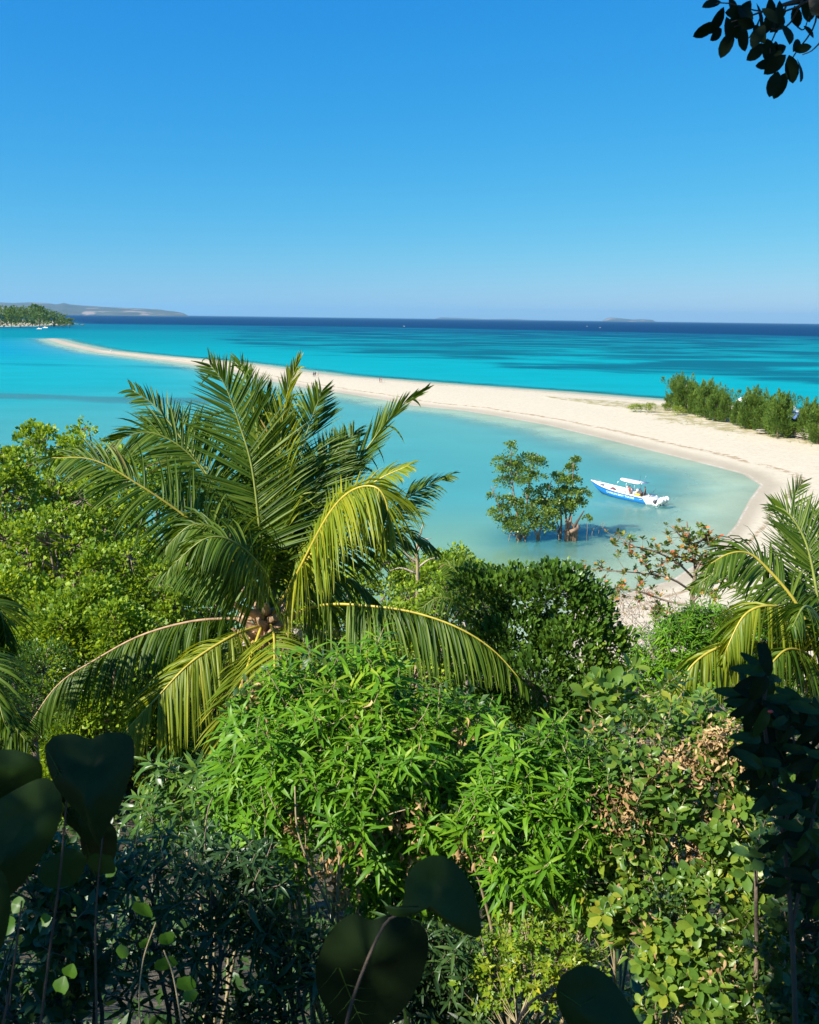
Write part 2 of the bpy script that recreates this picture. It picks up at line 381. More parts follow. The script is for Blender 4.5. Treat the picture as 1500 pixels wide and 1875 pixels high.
# ---- sea material
def sea_material():
    mt, nt, out = mat('sea_water'); L = nt.links.new
    geo = N(nt, 'ShaderNodeNewGeometry')
    tint = N(nt, 'ShaderNodeAttribute', attribute_name='tint')
    grass = N(nt, 'ShaderNodeAttribute', attribute_name='weed')
    wcol = N(nt, 'ShaderNodeAttribute', attribute_name='weed_tint')
    shore = N(nt, 'ShaderNodeAttribute', attribute_name='offshore')
    mp = N(nt, 'ShaderNodeMapping'); mp.inputs['Scale'].default_value = (0.55, 1.0, 1); mp.inputs['Rotation'].default_value = (0, 0, 0.15); L(geo.outputs['Position'], mp.inputs['Vector'])
    n1 = N(nt, 'ShaderNodeTexNoise', Scale=0.018, Detail=7.0, Roughness=0.62, Distortion=0.6); L(mp.outputs[0], n1.inputs['Vector'])
    # weed amount shifts the threshold
    ad = N(nt, 'ShaderNodeMath', operation='ADD'); L(n1.outputs[0], ad.inputs[0]); L(grass.outputs['Fac'], ad.inputs[1])
    mr = N(nt, 'ShaderNodeMapRange', interpolation_type='SMOOTHSTEP'); mr.inputs[1].default_value = 0.96; mr.inputs[2].default_value = 1.16
    L(ad.outputs[0], mr.inputs[0])
    mx = N(nt, 'ShaderNodeMix', data_type='RGBA'); L(mr.outputs[0], mx.inputs[0]); L(tint.outputs['Color'], mx.inputs[6]); L(wcol.outputs['Color'], mx.inputs[7])
    # soft variation of the shallow bottom
    n2 = N(nt, 'ShaderNodeTexNoise', Scale=0.07, Detail=4.0); L(mp.outputs[0], n2.inputs['Vector'])
    m2 = N(nt, 'ShaderNodeMapRange'); m2.inputs[1].default_value = 0.25; m2.inputs[2].default_value = 0.75; m2.inputs[3].default_value = 0.93; m2.inputs[4].default_value = 1.07; L(n2.outputs[0], m2.inputs[0])
    sc = N(nt, 'ShaderNodeVectorMath', operation='SCALE'); L(mx.outputs[2], sc.inputs[0]); L(m2.outputs[0], sc.inputs['Scale'])
    # ripples
    mpw = N(nt, 'ShaderNodeMapping'); mpw.inputs['Scale'].default_value = (0.6, 1.3, 1); L(geo.outputs['Position'], mpw.inputs['Vector'])
    w1 = N(nt, 'ShaderNodeTexNoise', Scale=2.2, Detail=4.0, Roughness=0.6); L(mpw.outputs[0], w1.inputs['Vector'])
    w2 = N(nt, 'ShaderNodeTexNoise', Scale=0.25, Detail=3.0); L(mpw.outputs[0], w2.inputs['Vector'])
    wa = N(nt, 'ShaderNodeMath', operation='ADD'); L(w1.outputs[0], wa.inputs[0]); L(w2.outputs[0], wa.inputs[1])
    bp = N(nt, 'ShaderNodeBump', Strength=0.6, Distance=0.022); L(wa.outputs[0], bp.inputs['Height'])
    df = N(nt, 'ShaderNodeBsdfDiffuse'); L(sc.outputs[0], df.inputs['Color'])
    tp = N(nt, 'ShaderNodeBsdfTransparent'); tp.inputs[0].default_value = (0.80, 0.97, 0.96, 1)
    n3 = N(nt, 'ShaderNodeTexNoise', Scale=0.12, Detail=4.0); L(geo.outputs['Position'], n3.inputs['Vector'])
    sa = N(nt, 'ShaderNodeMath', operation='MULTIPLY_ADD'); sa.inputs[1].default_value = 9.0; L(n3.outputs[0], sa.inputs[0]); L(shore.outputs['Fac'], sa.inputs[2])
    al = N(nt, 'ShaderNodeMapRange', interpolation_type='SMOOTHSTEP'); al.inputs[1].default_value = 3.0; al.inputs[2].default_value = 22.0; L(sa.outputs[0], al.inputs[0])
    # light spreads sideways in the milky water, which softens shadows on it
    ss = nt.nodes.new('ShaderNodeSubsurfaceScattering'); ss.falloff = 'BURLEY'; ss.inputs['Scale'].default_value = 2.5; ss.inputs['Radius'].default_value = (1.0, 1.3, 1.4)
    L(sc.outputs[0], ss.inputs['Color'])
    md = N(nt, 'ShaderNodeMixShader'); md.inputs[0].default_value = .65; L(df.outputs[0], md.inputs[1]); L(ss.outputs[0], md.inputs[2])
    m1 = N(nt, 'ShaderNodeMixShader'); L(al.outputs[0], m1.inputs[0]); L(tp.outputs[0], m1.inputs[1]); L(md.outputs[0], m1.inputs[2])
    gl = N(nt, 'ShaderNodeBsdfGlossy', Roughness=0.07); L(bp.outputs[0], gl.inputs['Normal'])
    fr = N(nt, 'ShaderNodeFresnel', IOR=1.33); L(bp.outputs[0], fr.inputs['Normal'])
    cl = N(nt, 'ShaderNodeMath', operation='MINIMUM'); calm = N(nt, 'ShaderNodeAttribute', attribute_name='calm'); L(calm.outputs['Fac'], cl.inputs[1]); L(fr.outputs[0], cl.inputs[0])
    m3 = N(nt, 'ShaderNodeMixShader'); L(cl.outputs[0], m3.inputs[0]); L(m1.outputs[0], m3.inputs[1]); L(gl.outputs[0], m3.inputs[2])
    L(m3.outputs[0], out.inputs['Surface'])
    return mt
def srgb(r, g, b):
    return np.maximum(_srgb(r, g, b) - np.array([.02, .035, .055]), .002)
def _srgb(r, g, b):
    f = lambda c: (c / 255 / 12.92) if c / 255 <= 0.04045 else ((c / 255 + 0.055) / 1.055) ** 2.4
    return np.array([f(r), f(g), f(b)])
def smooth(x, a, b):
    t = np.clip((x - a) / (b - a), 0, 1); return t * t * (3 - 2 * t)
def lerp(a, b, t):
    t = np.asarray(t)[:, None]; return a * (1 - t) + b * t

def build_sea():
    ang = np.radians(np.concatenate([np.linspace(-80, -34, 24)[:-1], np.linspace(-34, 34, 250), np.linspace(34, 80, 24)[1:]]))
    r = np.concatenate([np.geomspace(38, 1500, 330), np.geomspace(1500, 36000, 60)[1:]])
    RR, AA = np.meshgrid(r, ang, indexing='ij')
    G = np.stack([RR * np.sin(AA), RR * np.cos(AA)], -1)
    P = G.reshape(-1, 2)
    sd = -np.maximum(sdist(P, SAND), sdist(P, HEAD))
    R = np.linalg.norm(P, axis=1)
    # which side of the sandbar: outer lagoon is beyond the far edge line
    fe = np.array([on(*p)[:2] for p in far_edge])
    az = np.arctan2(P[:, 0], P[:, 1]); faz = np.arctan2(fe[:, 0], fe[:, 1]); frr = np.linalg.norm(fe, axis=1)
    rr = np.interp(az, faz, frr)
    outer = smooth(R / rr, 0.9, 1.02) * 1.0
    outer = np.where(az < faz[0], smooth(R, 600, 900), outer)
    K = 1 / 2.02
    G = np.asarray(G)
    # bay
    g_near = srgb(168, 214, 172) * K; b_mid = srgb(106, 200, 204) * K; b_far = srgb(50, 194, 208) * K; b_left = srgb(0, 178, 210) * K
    bay = lerp(g_near, b_mid, smooth(R, 62, 100))
    bay = lerp(bay, b_far, smooth(R + (-P[:, 0]) * 0.5, 150, 330))
    bay = lerp(bay, b_left, smooth(R - P[:, 0] * 0.3, 380, 620))
    edge = np.exp(-np.clip(sd, 0, None) / 11.0)
    bay = lerp(bay, srgb(165, 212, 205) * K, edge * 0.75)
    # outer
    o1 = srgb(20, 192, 205) * K; o2 = srgb(0, 166, 185) * K; o3 = srgb(0, 128, 165) * K; o4 = srgb(0, 98, 150) * K * .78
    wob = vnoise(P, 0.004, 3) * 0.10
    Rw = R * (1 + wob)
    out = lerp(o1, o2, smooth(Rw, 330, 900))
    out = lerp(out, o3, smooth(Rw, 1050, 1500) * 0.75)
    lim = np.interp(az, np.radians([-25, 0, 25]), [2050, 1850, 1500])
    out = lerp(out, o4, smooth(R * (1 + wob * .5), lim * 0.93, lim * 1.03))
    out = lerp(out, srgb(70, 200, 208) * K, np.exp(-np.clip(sd, 0, None) / 16.0) * 0.45)
    nearw = (1 - smooth(R, 130, 350))[:, None]
    bay = np.maximum(bay - nearw * np.array([.008, .035, .07]) * K, .002)
    c = lerp(bay, out, outer)
    # weed amount
    weed_bay = 0.25 + 0 * R
    bq = np.array([on(-100, 720)[:2], on(0, 723)[:2], on(200, 729)[:2], on(420, 735)[:2], on(600, 742)[:2]])
    bandR = np.interp(az, np.arctan2(bq[:, 0], bq[:, 1]), np.linalg.norm(bq, axis=1))
    band = np.exp(-((R - bandR - 5 * vnoise(P, 0.06, 5)) / (12 + 5 * vnoise(P, .03, 6))) ** 2) * (.85 + .25 * vnoise(P, .05, 8)) * smooth(-az, math.radians(3), math.radians(12))
    weed_bay = weed_bay + 0.55 * band
    b2 = np.exp(-((R - 330 + 0.3 * P[:, 0]) / 40.) ** 2) * smooth(-az, math.radians(4), math.radians(10))
    weed_bay = weed_bay + 0.22 * b2
    weed_out = 0.30 + 0.28 * smooth(sd, 40, 130) * smooth(az, math.radians(-21), math.radians(-6))
    weed_out = np.where(R > lim * 0.95, 0.15, weed_out)
    weed = weed_bay * (1 - outer) + weed_out * outer
    wt = lerp(lerp(b_mid * 0.62, b_left * 0.66, smooth(R, 150, 400)), lerp(srgb(0, 130, 155) * K, srgb(0, 104, 145) * K, smooth(R, 500, 1300)), outer)
    # darker patch of water round the mangroves
    mg = on(985, 985)[:2]
    dm = np.linalg.norm((P - mg) * [1, 0.8], axis=1)
    weed = weed + 0.36 * np.exp(-(dm / 9.0) ** 2)
    me, used = grid_mesh('sea', G, np.zeros(G.shape[:2]), sea_material(), smooth=True)
    cattr(me, 'tint', c); cattr(me, 'weed_tint', wt); fattr(me, 'weed', weed); fattr(me, 'offshore', sd); fattr(me, 'calm', .03 + .15 * (1 - smooth(R, 130, 350)) * (1 - outer) * smooth(sd, 0, 14))
    o = link('sea', me); tag(o, kind='structure')


# ---- sand
def sand_material():
    mt, nt, out = mat('beach_sand'); L = nt.links.new
    geo = N(nt, 'ShaderNodeNewGeometry')
    inl = N(nt, 'ShaderNodeAttribute', attribute_name='inland')
    veg = N(nt, 'ShaderNodeAttribute', attribute_name='dune')
    n1 = N(nt, 'ShaderNodeTexNoise', Scale=0.10, Detail=6.0, Roughness=0.6); L(geo.outputs['Position'], n1.inputs['Vector'])
    n2 = N(nt, 'ShaderNodeTexNoise', Scale=1.6, Detail=8.0, Roughness=0.7); L(geo.outputs['Position'], n2.inputs['Vector'])
    sm = N(nt, 'ShaderNodeMath', operation='MULTIPLY_ADD'); sm.inputs[1].default_value = -4.0; L(n1.outputs[0], sm.inputs[0]); L(inl.outputs['Fac'], sm.inputs[2])
    wet = N(nt, 'ShaderNodeMapRange', interpolation_type='SMOOTHSTEP'); wet.inputs[1].default_value = 0.0; wet.inputs[2].default_value = 4.0; L(sm.outputs[0], wet.inputs[0])
    dry = ramp(nt, n2.outputs[0], [(0.3, (0.43, 0.37, 0.265)), (0.6, (0.53, 0.46, 0.34))])
    wetc = ramp(nt, n1.outputs[0], [(0.3, (0.35, 0.29, 0.20)), (0.7, (0.43, 0.365, 0.265))])
    mx = N(nt, 'ShaderNodeMix', data_type='RGBA'); L(wet.outputs[0], mx.inputs[0]); L(wetc.outputs[0], mx.inputs[6]); L(dry.outputs[0], mx.inputs[7])
    sub = N(nt, 'ShaderNodeMapRange', interpolation_type='SMOOTHSTEP'); sub.inputs[1].default_value = -6.0; sub.inputs[2].default_value = 0.5; sub.inputs[3].default_value = 1.5; sub.inputs[4].default_value = 1.0; L(inl.outputs['Fac'], sub.inputs[0])
    sv = N(nt, 'ShaderNodeVectorMath', operation='SCALE'); L(wetc.outputs[0], sv.inputs[0]); L(sub.outputs[0], sv.inputs['Scale']); L(sv.outputs[0], mx.inputs[6])
    # wrack lines along the tide mark
    nw = N(nt, 'ShaderNodeTexNoise', Scale=0.9, Detail=6.0, Roughness=0.75); L(geo.outputs['Position'], nw.inputs['Vector'])
    sw = N(nt, 'ShaderNodeMath', operation='MULTIPLY_ADD'); sw.inputs[1].default_value = 5.0; L(n1.outputs[0], sw.inputs[0]); L(inl.outputs['Fac'], sw.inputs[2])
    b1 = N(nt, 'ShaderNodeMapRange', interpolation_type='SMOOTHSTEP'); b1.inputs[1].default_value = 8.6; b1.inputs[2].default_value = 9.6; L(sw.outputs[0], b1.inputs[0])
    b2 = N(nt, 'ShaderNodeMapRange', interpolation_type='SMOOTHSTEP'); b2.inputs[1].default_value = 10.6; b2.inputs[2].default_value = 10.1; L(sw.outputs[0], b2.inputs[0])
    b3 = N(nt, 'ShaderNodeMapRange', interpolation_type='SMOOTHSTEP'); b3.inputs[1].default_value = 0.44; b3.inputs[2].default_value = 0.54; L(nw.outputs[0], b3.inputs[0])
    bb = N(nt, 'ShaderNodeMath', operation='MULTIPLY'); L(b1.outputs[0], bb.inputs[0]); L(b2.outputs[0], bb.inputs[1])
    bc = N(nt, 'ShaderNodeMath', operation='MULTIPLY'); L(bb.outputs[0], bc.inputs[0]); L(b3.outputs[0], bc.inputs[1])
    # scattered debris
    nd = N(nt, 'ShaderNodeTexNoise', Scale=2.3, Detail=5.0, Roughness=0.8); L(geo.outputs['Position'], nd.inputs['Vector'])
    d1 = N(nt, 'ShaderNodeMapRange'); d1.inputs[1].default_value = 0.63; d1.inputs[2].default_value = 0.72; d1.inputs[4].default_value = 0.5; L(nd.outputs[0], d1.inputs[0])
    mxm = N(nt, 'ShaderNodeMath', operation='MAXIMUM'); L(bc.outputs[0], mxm.inputs[0]); L(d1.outputs[0], mxm.inputs[1])
    mw = N(nt, 'ShaderNodeMath', operation='MULTIPLY'); L(mxm.outputs[0], mw.inputs[0]); L(wet.outputs[0], mw.inputs[1])
    m2 = N(nt, 'ShaderNodeMix', data_type='RGBA'); L(mw.outputs[0], m2.inputs[0]); L(mx.outputs[2], m2.inputs[6]); m2.inputs[7].default_value = (0.30, 0.22, 0.13, 1)
    # dune vegetation stain
    dn = N(nt, 'ShaderNodeTexNoise', Scale=0.45, Detail=7.0, Roughness=0.7); L(geo.outputs['Position'], dn.inputs['Vector'])
    da = N(nt, 'ShaderNodeMath', operation='ADD'); L(dn.outputs[0], da.inputs[0]); L(veg.outputs['Fac'], da.inputs[1])
    dr = N(nt, 'ShaderNodeMapRange', interpolation_type='SMOOTHSTEP'); dr.inputs[1].default_value = 1.0; dr.inputs[2].default_value = 1.2; dr.inputs[4].default_value = 0.8; L(da.outputs[0], dr.inputs[0])
    dc = ramp(nt, n2.outputs[0], [(0.35, (0.10, 0.11, 0.03)), (0.5, (0.30, 0.24, 0.10)), (0.65, (0.16, 0.18, 0.04))])
    m3 = N(nt, 'ShaderNodeMix', data_type='RGBA'); L(dr.outputs[0], m3.inputs[0]); L(m2.outputs[2], m3.inputs[6]); L(dc.outputs[0], m3.inputs[7])
    fw = N(nt, 'ShaderNodeMath', operation='MULTIPLY_ADD'); fw.inputs[1].default_value = 1.6; L(n1.outputs[0], fw.inputs[0]); L(inl.outputs['Fac'], fw.inputs[2])
    f1 = N(nt, 'ShaderNodeMapRange', interpolation_type='SMOOTHSTEP'); f1.inputs[1].default_value = 0.95; f1.inputs[2].default_value = 1.15; L(fw.outputs[0], f1.inputs[0])
    f2 = N(nt, 'ShaderNodeMapRange', interpolation_type='SMOOTHSTEP'); f2.inputs[1].default_value = 1.6; f2.inputs[2].default_value = 1.3; L(fw.outputs[0], f2.inputs[0])
    f3 = N(nt, 'ShaderNodeMapRange'); f3.inputs[1].default_value = 0.45; f3.inputs[2].default_value = 0.6; f3.inputs[4].default_value = .45; L(nw.outputs[0], f3.inputs[0])
    fa = N(nt, 'ShaderNodeMath', operation='MULTIPLY'); L(f1.outputs[0], fa.inputs[0]); L(f2.outputs[0], fa.inputs[1])
    fb = N(nt, 'ShaderNodeMath', operation='MULTIPLY'); L(fa.outputs[0], fb.inputs[0]); L(f3.outputs[0], fb.inputs[1])
    m4 = N(nt, 'ShaderNodeMix', data_type='RGBA'); L(fb.outputs[0], m4.inputs[0]); L(m3.outputs[2], m4.inputs[6]); m4.inputs[7].default_value = (0.62, 0.60, 0.54, 1)
    p = N(nt, 'ShaderNodeBsdfPrincipled'); L(m4.outputs[2], p.inputs['Base Color'])
    ro = N(nt, 'ShaderNodeMapRange'); ro.inputs[3].default_value = 0.6; ro.inputs[4].default_value = 0.95; L(wet.outputs[0], ro.inputs[0]); L(ro.outputs[0], p.inputs['Roughness'])
    p.inputs['Specular IOR Level'].default_value = 0.1
    bp = N(nt, 'ShaderNodeBump', Strength=0.5, Distance=0.15); L(n2.outputs[0], bp.inputs['Height']); L(bp.outputs[0], p.inputs['Normal'])
    L(p.outputs[0], out.inputs['Surface'])
    return mt
CAS = [on(1228, 757)[:2], on(1500, 822)[:2]]
def sand_z(P):
    P = np.atleast_2d(P)
    sd = sdist(P, SAND)
    z = np.where(sd > 0, 0.55 * (1 - np.exp(-np.clip(sd, 0, None) / 14.0)), 0.05 * sd)
    dn = dune_amt(P)
    z = z + dn * 0.25 * (0.5 + 0.5 * vnoise(P, 0.5, 9)) + np.where(sd > 4, 0.04 * vnoise(P, 0.7, 4), 0)
    return np.clip(z, -3.0, None)
def dune_amt(P):
    # strip of dune that carries the casuarinas and runs left along the bar
    line = np.array([on(*p)[:2] for p in [(1000, 730), (1080, 738), (1160, 747), (1240, 755), (1330, 775), (1420, 785), (1500, 795), (1650, 815), (1900, 850)]])
    wid = np.array([1.5, 7, 11, 12, 20, 24, 24, 26, 30])
    d = np.full(len(P), 1e9)
    for i in range(len(line) - 1):
        a, b = line[i], line[i + 1]; ab = b - a
        t = np.clip(((P - a) @ ab) / (ab @ ab), 0, 1)
        w = wid[i] * (1 - t) + wid[i + 1] * t
        d = np.minimum(d, np.linalg.norm(P - a - t[:, None] * ab, axis=1) / w)
    return smooth(1.15 - d, 0, 0.6)
def build_sand():
    ang = np.radians(np.linspace(-30, 62, 520))
    G = polar(40, 900, 440, ang)
    P = G.reshape(-1, 2)
    sd = sdist(P, SAND)
    z = sand_z(P)
    me, used = grid_mesh('beach_sand', G, z.reshape(G.shape[:2]), sand_material(), keep=(sd > -30).reshape(G.shape[:2]))
    Rr = np.linalg.norm(P, axis=1); fattr(me, 'inland', (np.where(sd > 0, sd * (1 + 1.9 * (1 - smooth(Rr, 85, 135))), sd))[used]); fattr(me, 'dune', dune_amt(P)[used] * 0.62)
    tag(link('beach_sand', me), kind='structure')
    # far headland ground
    G = polar(900, 2600, 60, np.radians(np.linspace(-50, -18, 160)))
    P = G.reshape(-1, 2); sd2 = sdist(P, HEAD)
    z = np.where(sd2 > 0, 2.2 * (1 - np.exp(-sd2 / 25.)), 0.04 * sd2)
    me, used = grid_mesh('headland_sand', G, z.reshape(G.shape[:2]), me.materials[0], keep=(sd2 > -25).reshape(G.shape[:2]))
    fattr(me, 'inland', sd2[used]); fattr(me, 'dune', np.where(sd2 > 60, 0.6, 0)[used])
    tag(link('headland_sand', me), kind='structure')

# ---- hillside
HY = np.array([-40, -10, 0, 2, 4, 5, 7, 10, 15, 25, 38, 44, 48, 54, 64])
HZ = np.array([21, 18.8, 18.2, 17.2, 15.6, 14.8, 13.2, 11.2, 8.5, 5.0, 1.9, 0.6, -.1, -.9, -2.0])
def hill_z(x, y):
    x = np.asarray(x, float); y = np.asarray(y, float)
    z = np.interp(y, HY, HZ)
    P = np.stack(np.broadcast_arrays(x, y), -1)
    return z + 0.22 * vnoise(P, 0.5, 11) * smooth(np.abs(y), 0.5, 6) + 0.02 * np.clip(-x, -20, 40) * smooth(y, 2, 20) * smooth(-y, -50, -30)
def build_hill():
    mt, nt, out = mat('hillside_soil'); L = nt.links.new
    geo = N(nt, 'ShaderNodeNewGeometry')
    n1 = N(nt, 'ShaderNodeTexNoise', Scale=1.2, Detail=8.0, Roughness=0.7); L(geo.outputs['Position'], n1.inputs['Vector'])
    rp = ramp(nt, n1.outputs[0], [(0.3, (0.03, 0.025, 0.015)), (0.5, (0.09, 0.07, 0.04)), (0.62, (0.20, 0.15, 0.09)), (0.75, (0.38, 0.30, 0.21))])
    p = N(nt, 'ShaderNodeBsdfPrincipled', Roughness=0.95); L(rp.outputs[0], p.inputs['Base Color'])
    bp = N(nt, 'ShaderNodeBump', Strength=1.0, Distance=0.15); L(n1.outputs[0], bp.inputs['Height']); L(bp.outputs[0], p.inputs['Normal'])
    L(p.outputs[0], out.inputs['Surface'])
    x = np.linspace(-70, 70, 220); y = np.concatenate([np.linspace(-40, 0, 20)[:-1], np.linspace(0, 64, 150)])
    X, Y = np.meshgrid(x, y, indexing='xy')
    G = np.stack([X, Y], -1)
    me, _ = grid_mesh('hillside_ground', G, hill_z(X, Y), mt)
    tag(link('hillside_ground', me), kind='structure')

# ---- far land
def far_land():
    hm = plain('far_hill_scrub', (0.035, 0.055, 0.04), 0.95, 0.5, 0.002, col2=(0.075, 0.08, 0.06))
    # give bare scars
    nt = hm.node_tree; L = nt.links.new
    def ridge(name, prof, Y, depth, seed, bare=True):
        """prof: list of (px, height px above the waterline at the far plane)"""
        xs = np.linspace(prof[0][0], prof[-1][0], 220)
        hp = np.interp(xs, [p[0] for p in prof], [p[1] for p in prof])
        nx = len(xs); ny = 26
        V = np.zeros((ny, nx, 3))
        for j in range(ny):
            f = j / (ny - 1)
            yy = Y + depth * f
            sh = math.sin(math.pi * min(f, 0.999)) ** 0.7
            X = (xs - 750) / F * yy / 1.0
            n = vnoise(np.stack([X, np.full(nx, yy)], -1), 0.004 * 6000 / Y, seed + j // 7)
            n2 = vnoise(np.stack([X, np.full(nx, yy)], -1), 0.015 * 6000 / Y, seed)
            H = hp / F * Y * sh * (1 + (0.13 * n + 0.07 * n2) * (1 - sh * 0.6))
            V[j, :, 0] = X; V[j, :, 1] = yy; V[j, :, 2] = np.where(hp > 0, H, 0) - 2
        Q = []
        i, j = np.meshgrid(np.arange(ny - 1), np.arange(nx - 1), indexing='ij')
        a = (i * nx + j).ravel()
        Q = np.stack([a, a + 1, a + nx + 1, a + nx], -1)
        me = mesh_np(name, V.reshape(-1, 3), Q, hm, True)
        o = link(name, me); tag(o, kind='structure')
    # scars
    tc = nt.nodes.new('ShaderNodeNewGeometry')
    sc = N(nt, 'ShaderNodeTexNoise', Scale=0.0022, Detail=5.0, Roughness=0.6); L(tc.outputs['Position'], sc.inputs['Vector'])
    mr = N(nt, 'ShaderNodeMapRange', interpolation_type='SMOOTHSTEP'); mr.inputs[1].default_value = 0.57; mr.inputs[2].default_value = 0.63; L(sc.outputs[0], mr.inputs[0])
    pr = [n for n in nt.nodes if n.type == 'BSDF_PRINCIPLED'][0]
    rp = [n for n in nt.nodes if n.type == 'VALTORGB'][0]
    mx = N(nt, 'ShaderNodeMix', data_type='RGBA'); L(mr.outputs[0], mx.inputs[0]); L(rp.outputs[0], mx.inputs[6]); mx.inputs[7].default_value = (0.26, 0.19, 0.15, 1)
    L(mx.outputs[2], pr.inputs['Base Color'])
    ridge('far_hills', [(-900, 10), (-600, 26), (-300, 30), (-100, 22), (0, 23.5), (40, 22), (70, 24), (100, 23), (115, 20.5), (128, 24), (140, 21), (165, 19), (200, 17), (240, 15), (270, 14.5), (300, 13), (310, 11), (325, 10), (340, 7), (347, 3), (352, 0)], 13000, 4000, 5)
    ridge('far_island', [(1088, 0), (1095, 4), (1103, 7.5), (1112, 7), (1130, 5.5), (1145, 4.2), (1160, 5), (1180, 4.2), (1187, 0)], 22000, 2500, 8)
    ridge('low_far_island', [(790, 0), (800, 3.5), (820, 3.0), (860, 1.8), (880, 1.0), (905, 1.6), (930, 2.2), (955, 1.0), (990, 0)], 26000, 2500, 9)

def build_haze():
    mt, nt, out = mat('sea_haze')
    v = nt.nodes.new('ShaderNodeVolumePrincipled')
    v.inputs['Color'].default_value = (0.36, 0.74, 1.0, 1)
    v.inputs['Density'].default_value = 0.000028
    v.inputs['Anisotropy'].default_value = 0.2
    nt.links.new(v.outputs[0], out.inputs['Volume'])
    mb = MB(); mb.box((0, 0, 200), (80000, 80000, 412))
    o = mb.build('haze', [mt]); tag(o, kind='stuff')

# ------------------------------------------------------------------ plants
def pts_on_lobes(lobes, n, shell=0.25, cam_bias=0.0):
    """points near the surface of several ellipsoid lobes; lobes (cx,cy,cz,rx,ry,rz). returns P, outward normals"""
    L = np.array(lobes, float)
    w = (L[:, 3] * L[:, 4] + L[:, 3] * L[:, 5]); w /= w.sum()
    k = rng.choice(len(L), n, p=w)
    d = nrm(rng.normal(size=(n, 3)))
    d[:, 2] = np.where(d[:, 2] < -0.35, -d[:, 2], d[:, 2])
    if cam_bias:
        flip = (d[:, 1] > 0.25) & (rng.random(n) < cam_bias)
        d[flip, 1] *= -1
    r = 1 - shell * rng.random(n) ** 1.5
    r *= 1 + 0.13 * vnoise(d * 3 + k[:, None] * 1.7, 2.2, 21)
    P = L[k, :3] + d * L[k, 3:] * r[:, None]
    # drop points deep inside another lobe
    q = ((P[:, None] - L[None, :, :3]) / L[None, :, 3:])
    inside = ((q ** 2).sum(-1) < 0.62).any(1)
    keep = ~inside
    return P[keep], nrm(d / L[k, 3:])[keep]

def branch_paths(base, targets, sag=0.15, n=6, jitter=0.06):
    out = []
    for t in targets:
        mid = base * 0.45 + t * 0.55 + np.array([0, 0, 1]) * np.linalg.norm(t - base) * sag * rng.uniform(-0.4, 1)
        mid = mid + rng.normal(size=3) * np.linalg.norm(t - base) * jitter
        out.append(catmull([base, mid, t], n))
    return out

def leafy_crown(tm, lobes, n_clumps, per, size, clump_r, mt, name='crown', parent=None, cam_bias=0.0, updir=0.5, kind=None, shell=0.3, size_var=0.3, origin=None):
    C, Nn = pts_on_lobes(lobes, n_clumps, shell, cam_bias)
    n = len(C)
    off = nrm(rng.normal(size=(n, per, 3))) * (rng.random((n, per, 1)) ** 0.5) * clump_r
    P = (C[:, None] + off * [1, 1, 0.8]).reshape(-1, 3)
    D = nrm(off.reshape(-1, 3) + np.repeat(Nn, per, 0) * clump_r * 0.8 + np.array([0, 0, 1]) * clump_r * updir + rng.normal(size=(n * per, 3)) * clump_r * 0.35)
    Nh = nrm(np.repeat(Nn, per, 0) * 0.8 + np.array([-.15, -.1, 0.45]) + rng.normal(size=(n * per, 3)) * 0.5)
    S = size * (1 + size_var * rng.uniform(-1, 1, n * per))
    if origin is not None: P = P - origin
    me = leaves_mesh(name, tm, P, frames(D, Nh), S, mt)
    return me, C

def shoots(lobes, n, cam_bias=0.6, shell=0.3):
    return pts_on_lobes(lobes, n, shell, cam_bias)

def whorl_leaves(tips, dirs, per, size, spread=1.0, length=0.25, lift=0.35, size_var=0.25):
    """leaves placed spirally along the last bit of each shoot"""
    n = len(tips)
    dirs = nrm(dirs)
    a = nrm(np.cross(dirs, rng.normal(size=(n, 3)))); b = np.cross(dirs, a)
    k = np.arange(per)
    ang = k[None] * 2.399 + rng.uniform(0, 6.28, (n, 1))
    u = (k / max(1, per - 1))[None] * np.ones((n, 1))
    base = tips[:, None] - dirs[:, None] * (length * (1 - u))[..., None]
    rad = a[:, None] * np.cos(ang)[..., None] + b[:, None] * np.sin(ang)[..., None]
    el = lift + 0.9 * u ** 2
    D = rad * spread + dirs[:, None] * el[..., None] + rng.normal(size=(n, per, 3)) * 0.14
    D = nrm(D)
    Nh = nrm(dirs[:, None] * 1.0 - rad * el[..., None] + rng.normal(size=(n, per, 3)) * 0.22 + np.array([0, 0, 0.25]))
    S = size * (0.65 + 0.5 * np.sin(math.pi * np.clip(u * 0.85 + 0.15, 0, 1))) * (1 + size_var * rng.uniform(-1, 1, (n, per)))
    return base.reshape(-1, 3), D.reshape(-1, 3), Nh.reshape(-1, 3), S.ravel() * np.repeat(rng.uniform(.7, 1.2, n), per)

LEAFMESH = {}
def leaf_objects(parent, origin, tmk, P, R, S, mt, name='leaf'):
    key = (tmk, mt.name)
    if key not in LEAFMESH:
        V, T = LT[tmk]; LEAFMESH[key] = mesh_np(name, V, T, mt)
    me = LEAFMESH[key]
    for i in range(len(P)):
        o = bpy.data.objects.new(name, me); COL.objects.link(o); o.parent = parent
        r = R[i] * S[i]; p = P[i] - origin
        o.matrix_local = Matrix(((r[0, 0], r[0, 1], r[0, 2], p[0]), (r[1, 0], r[1, 1], r[1, 2], p[1]), (r[2, 0], r[2, 1], r[2, 2], p[2]), (0, 0, 0, 1)))

def screen(P):
    d = P - np.array([0, 0, CAMZ])
    w = d @ fwd
    return 750 + F * (d @ rgt) / w, 937.5 - F * (d @ upv) / w, w

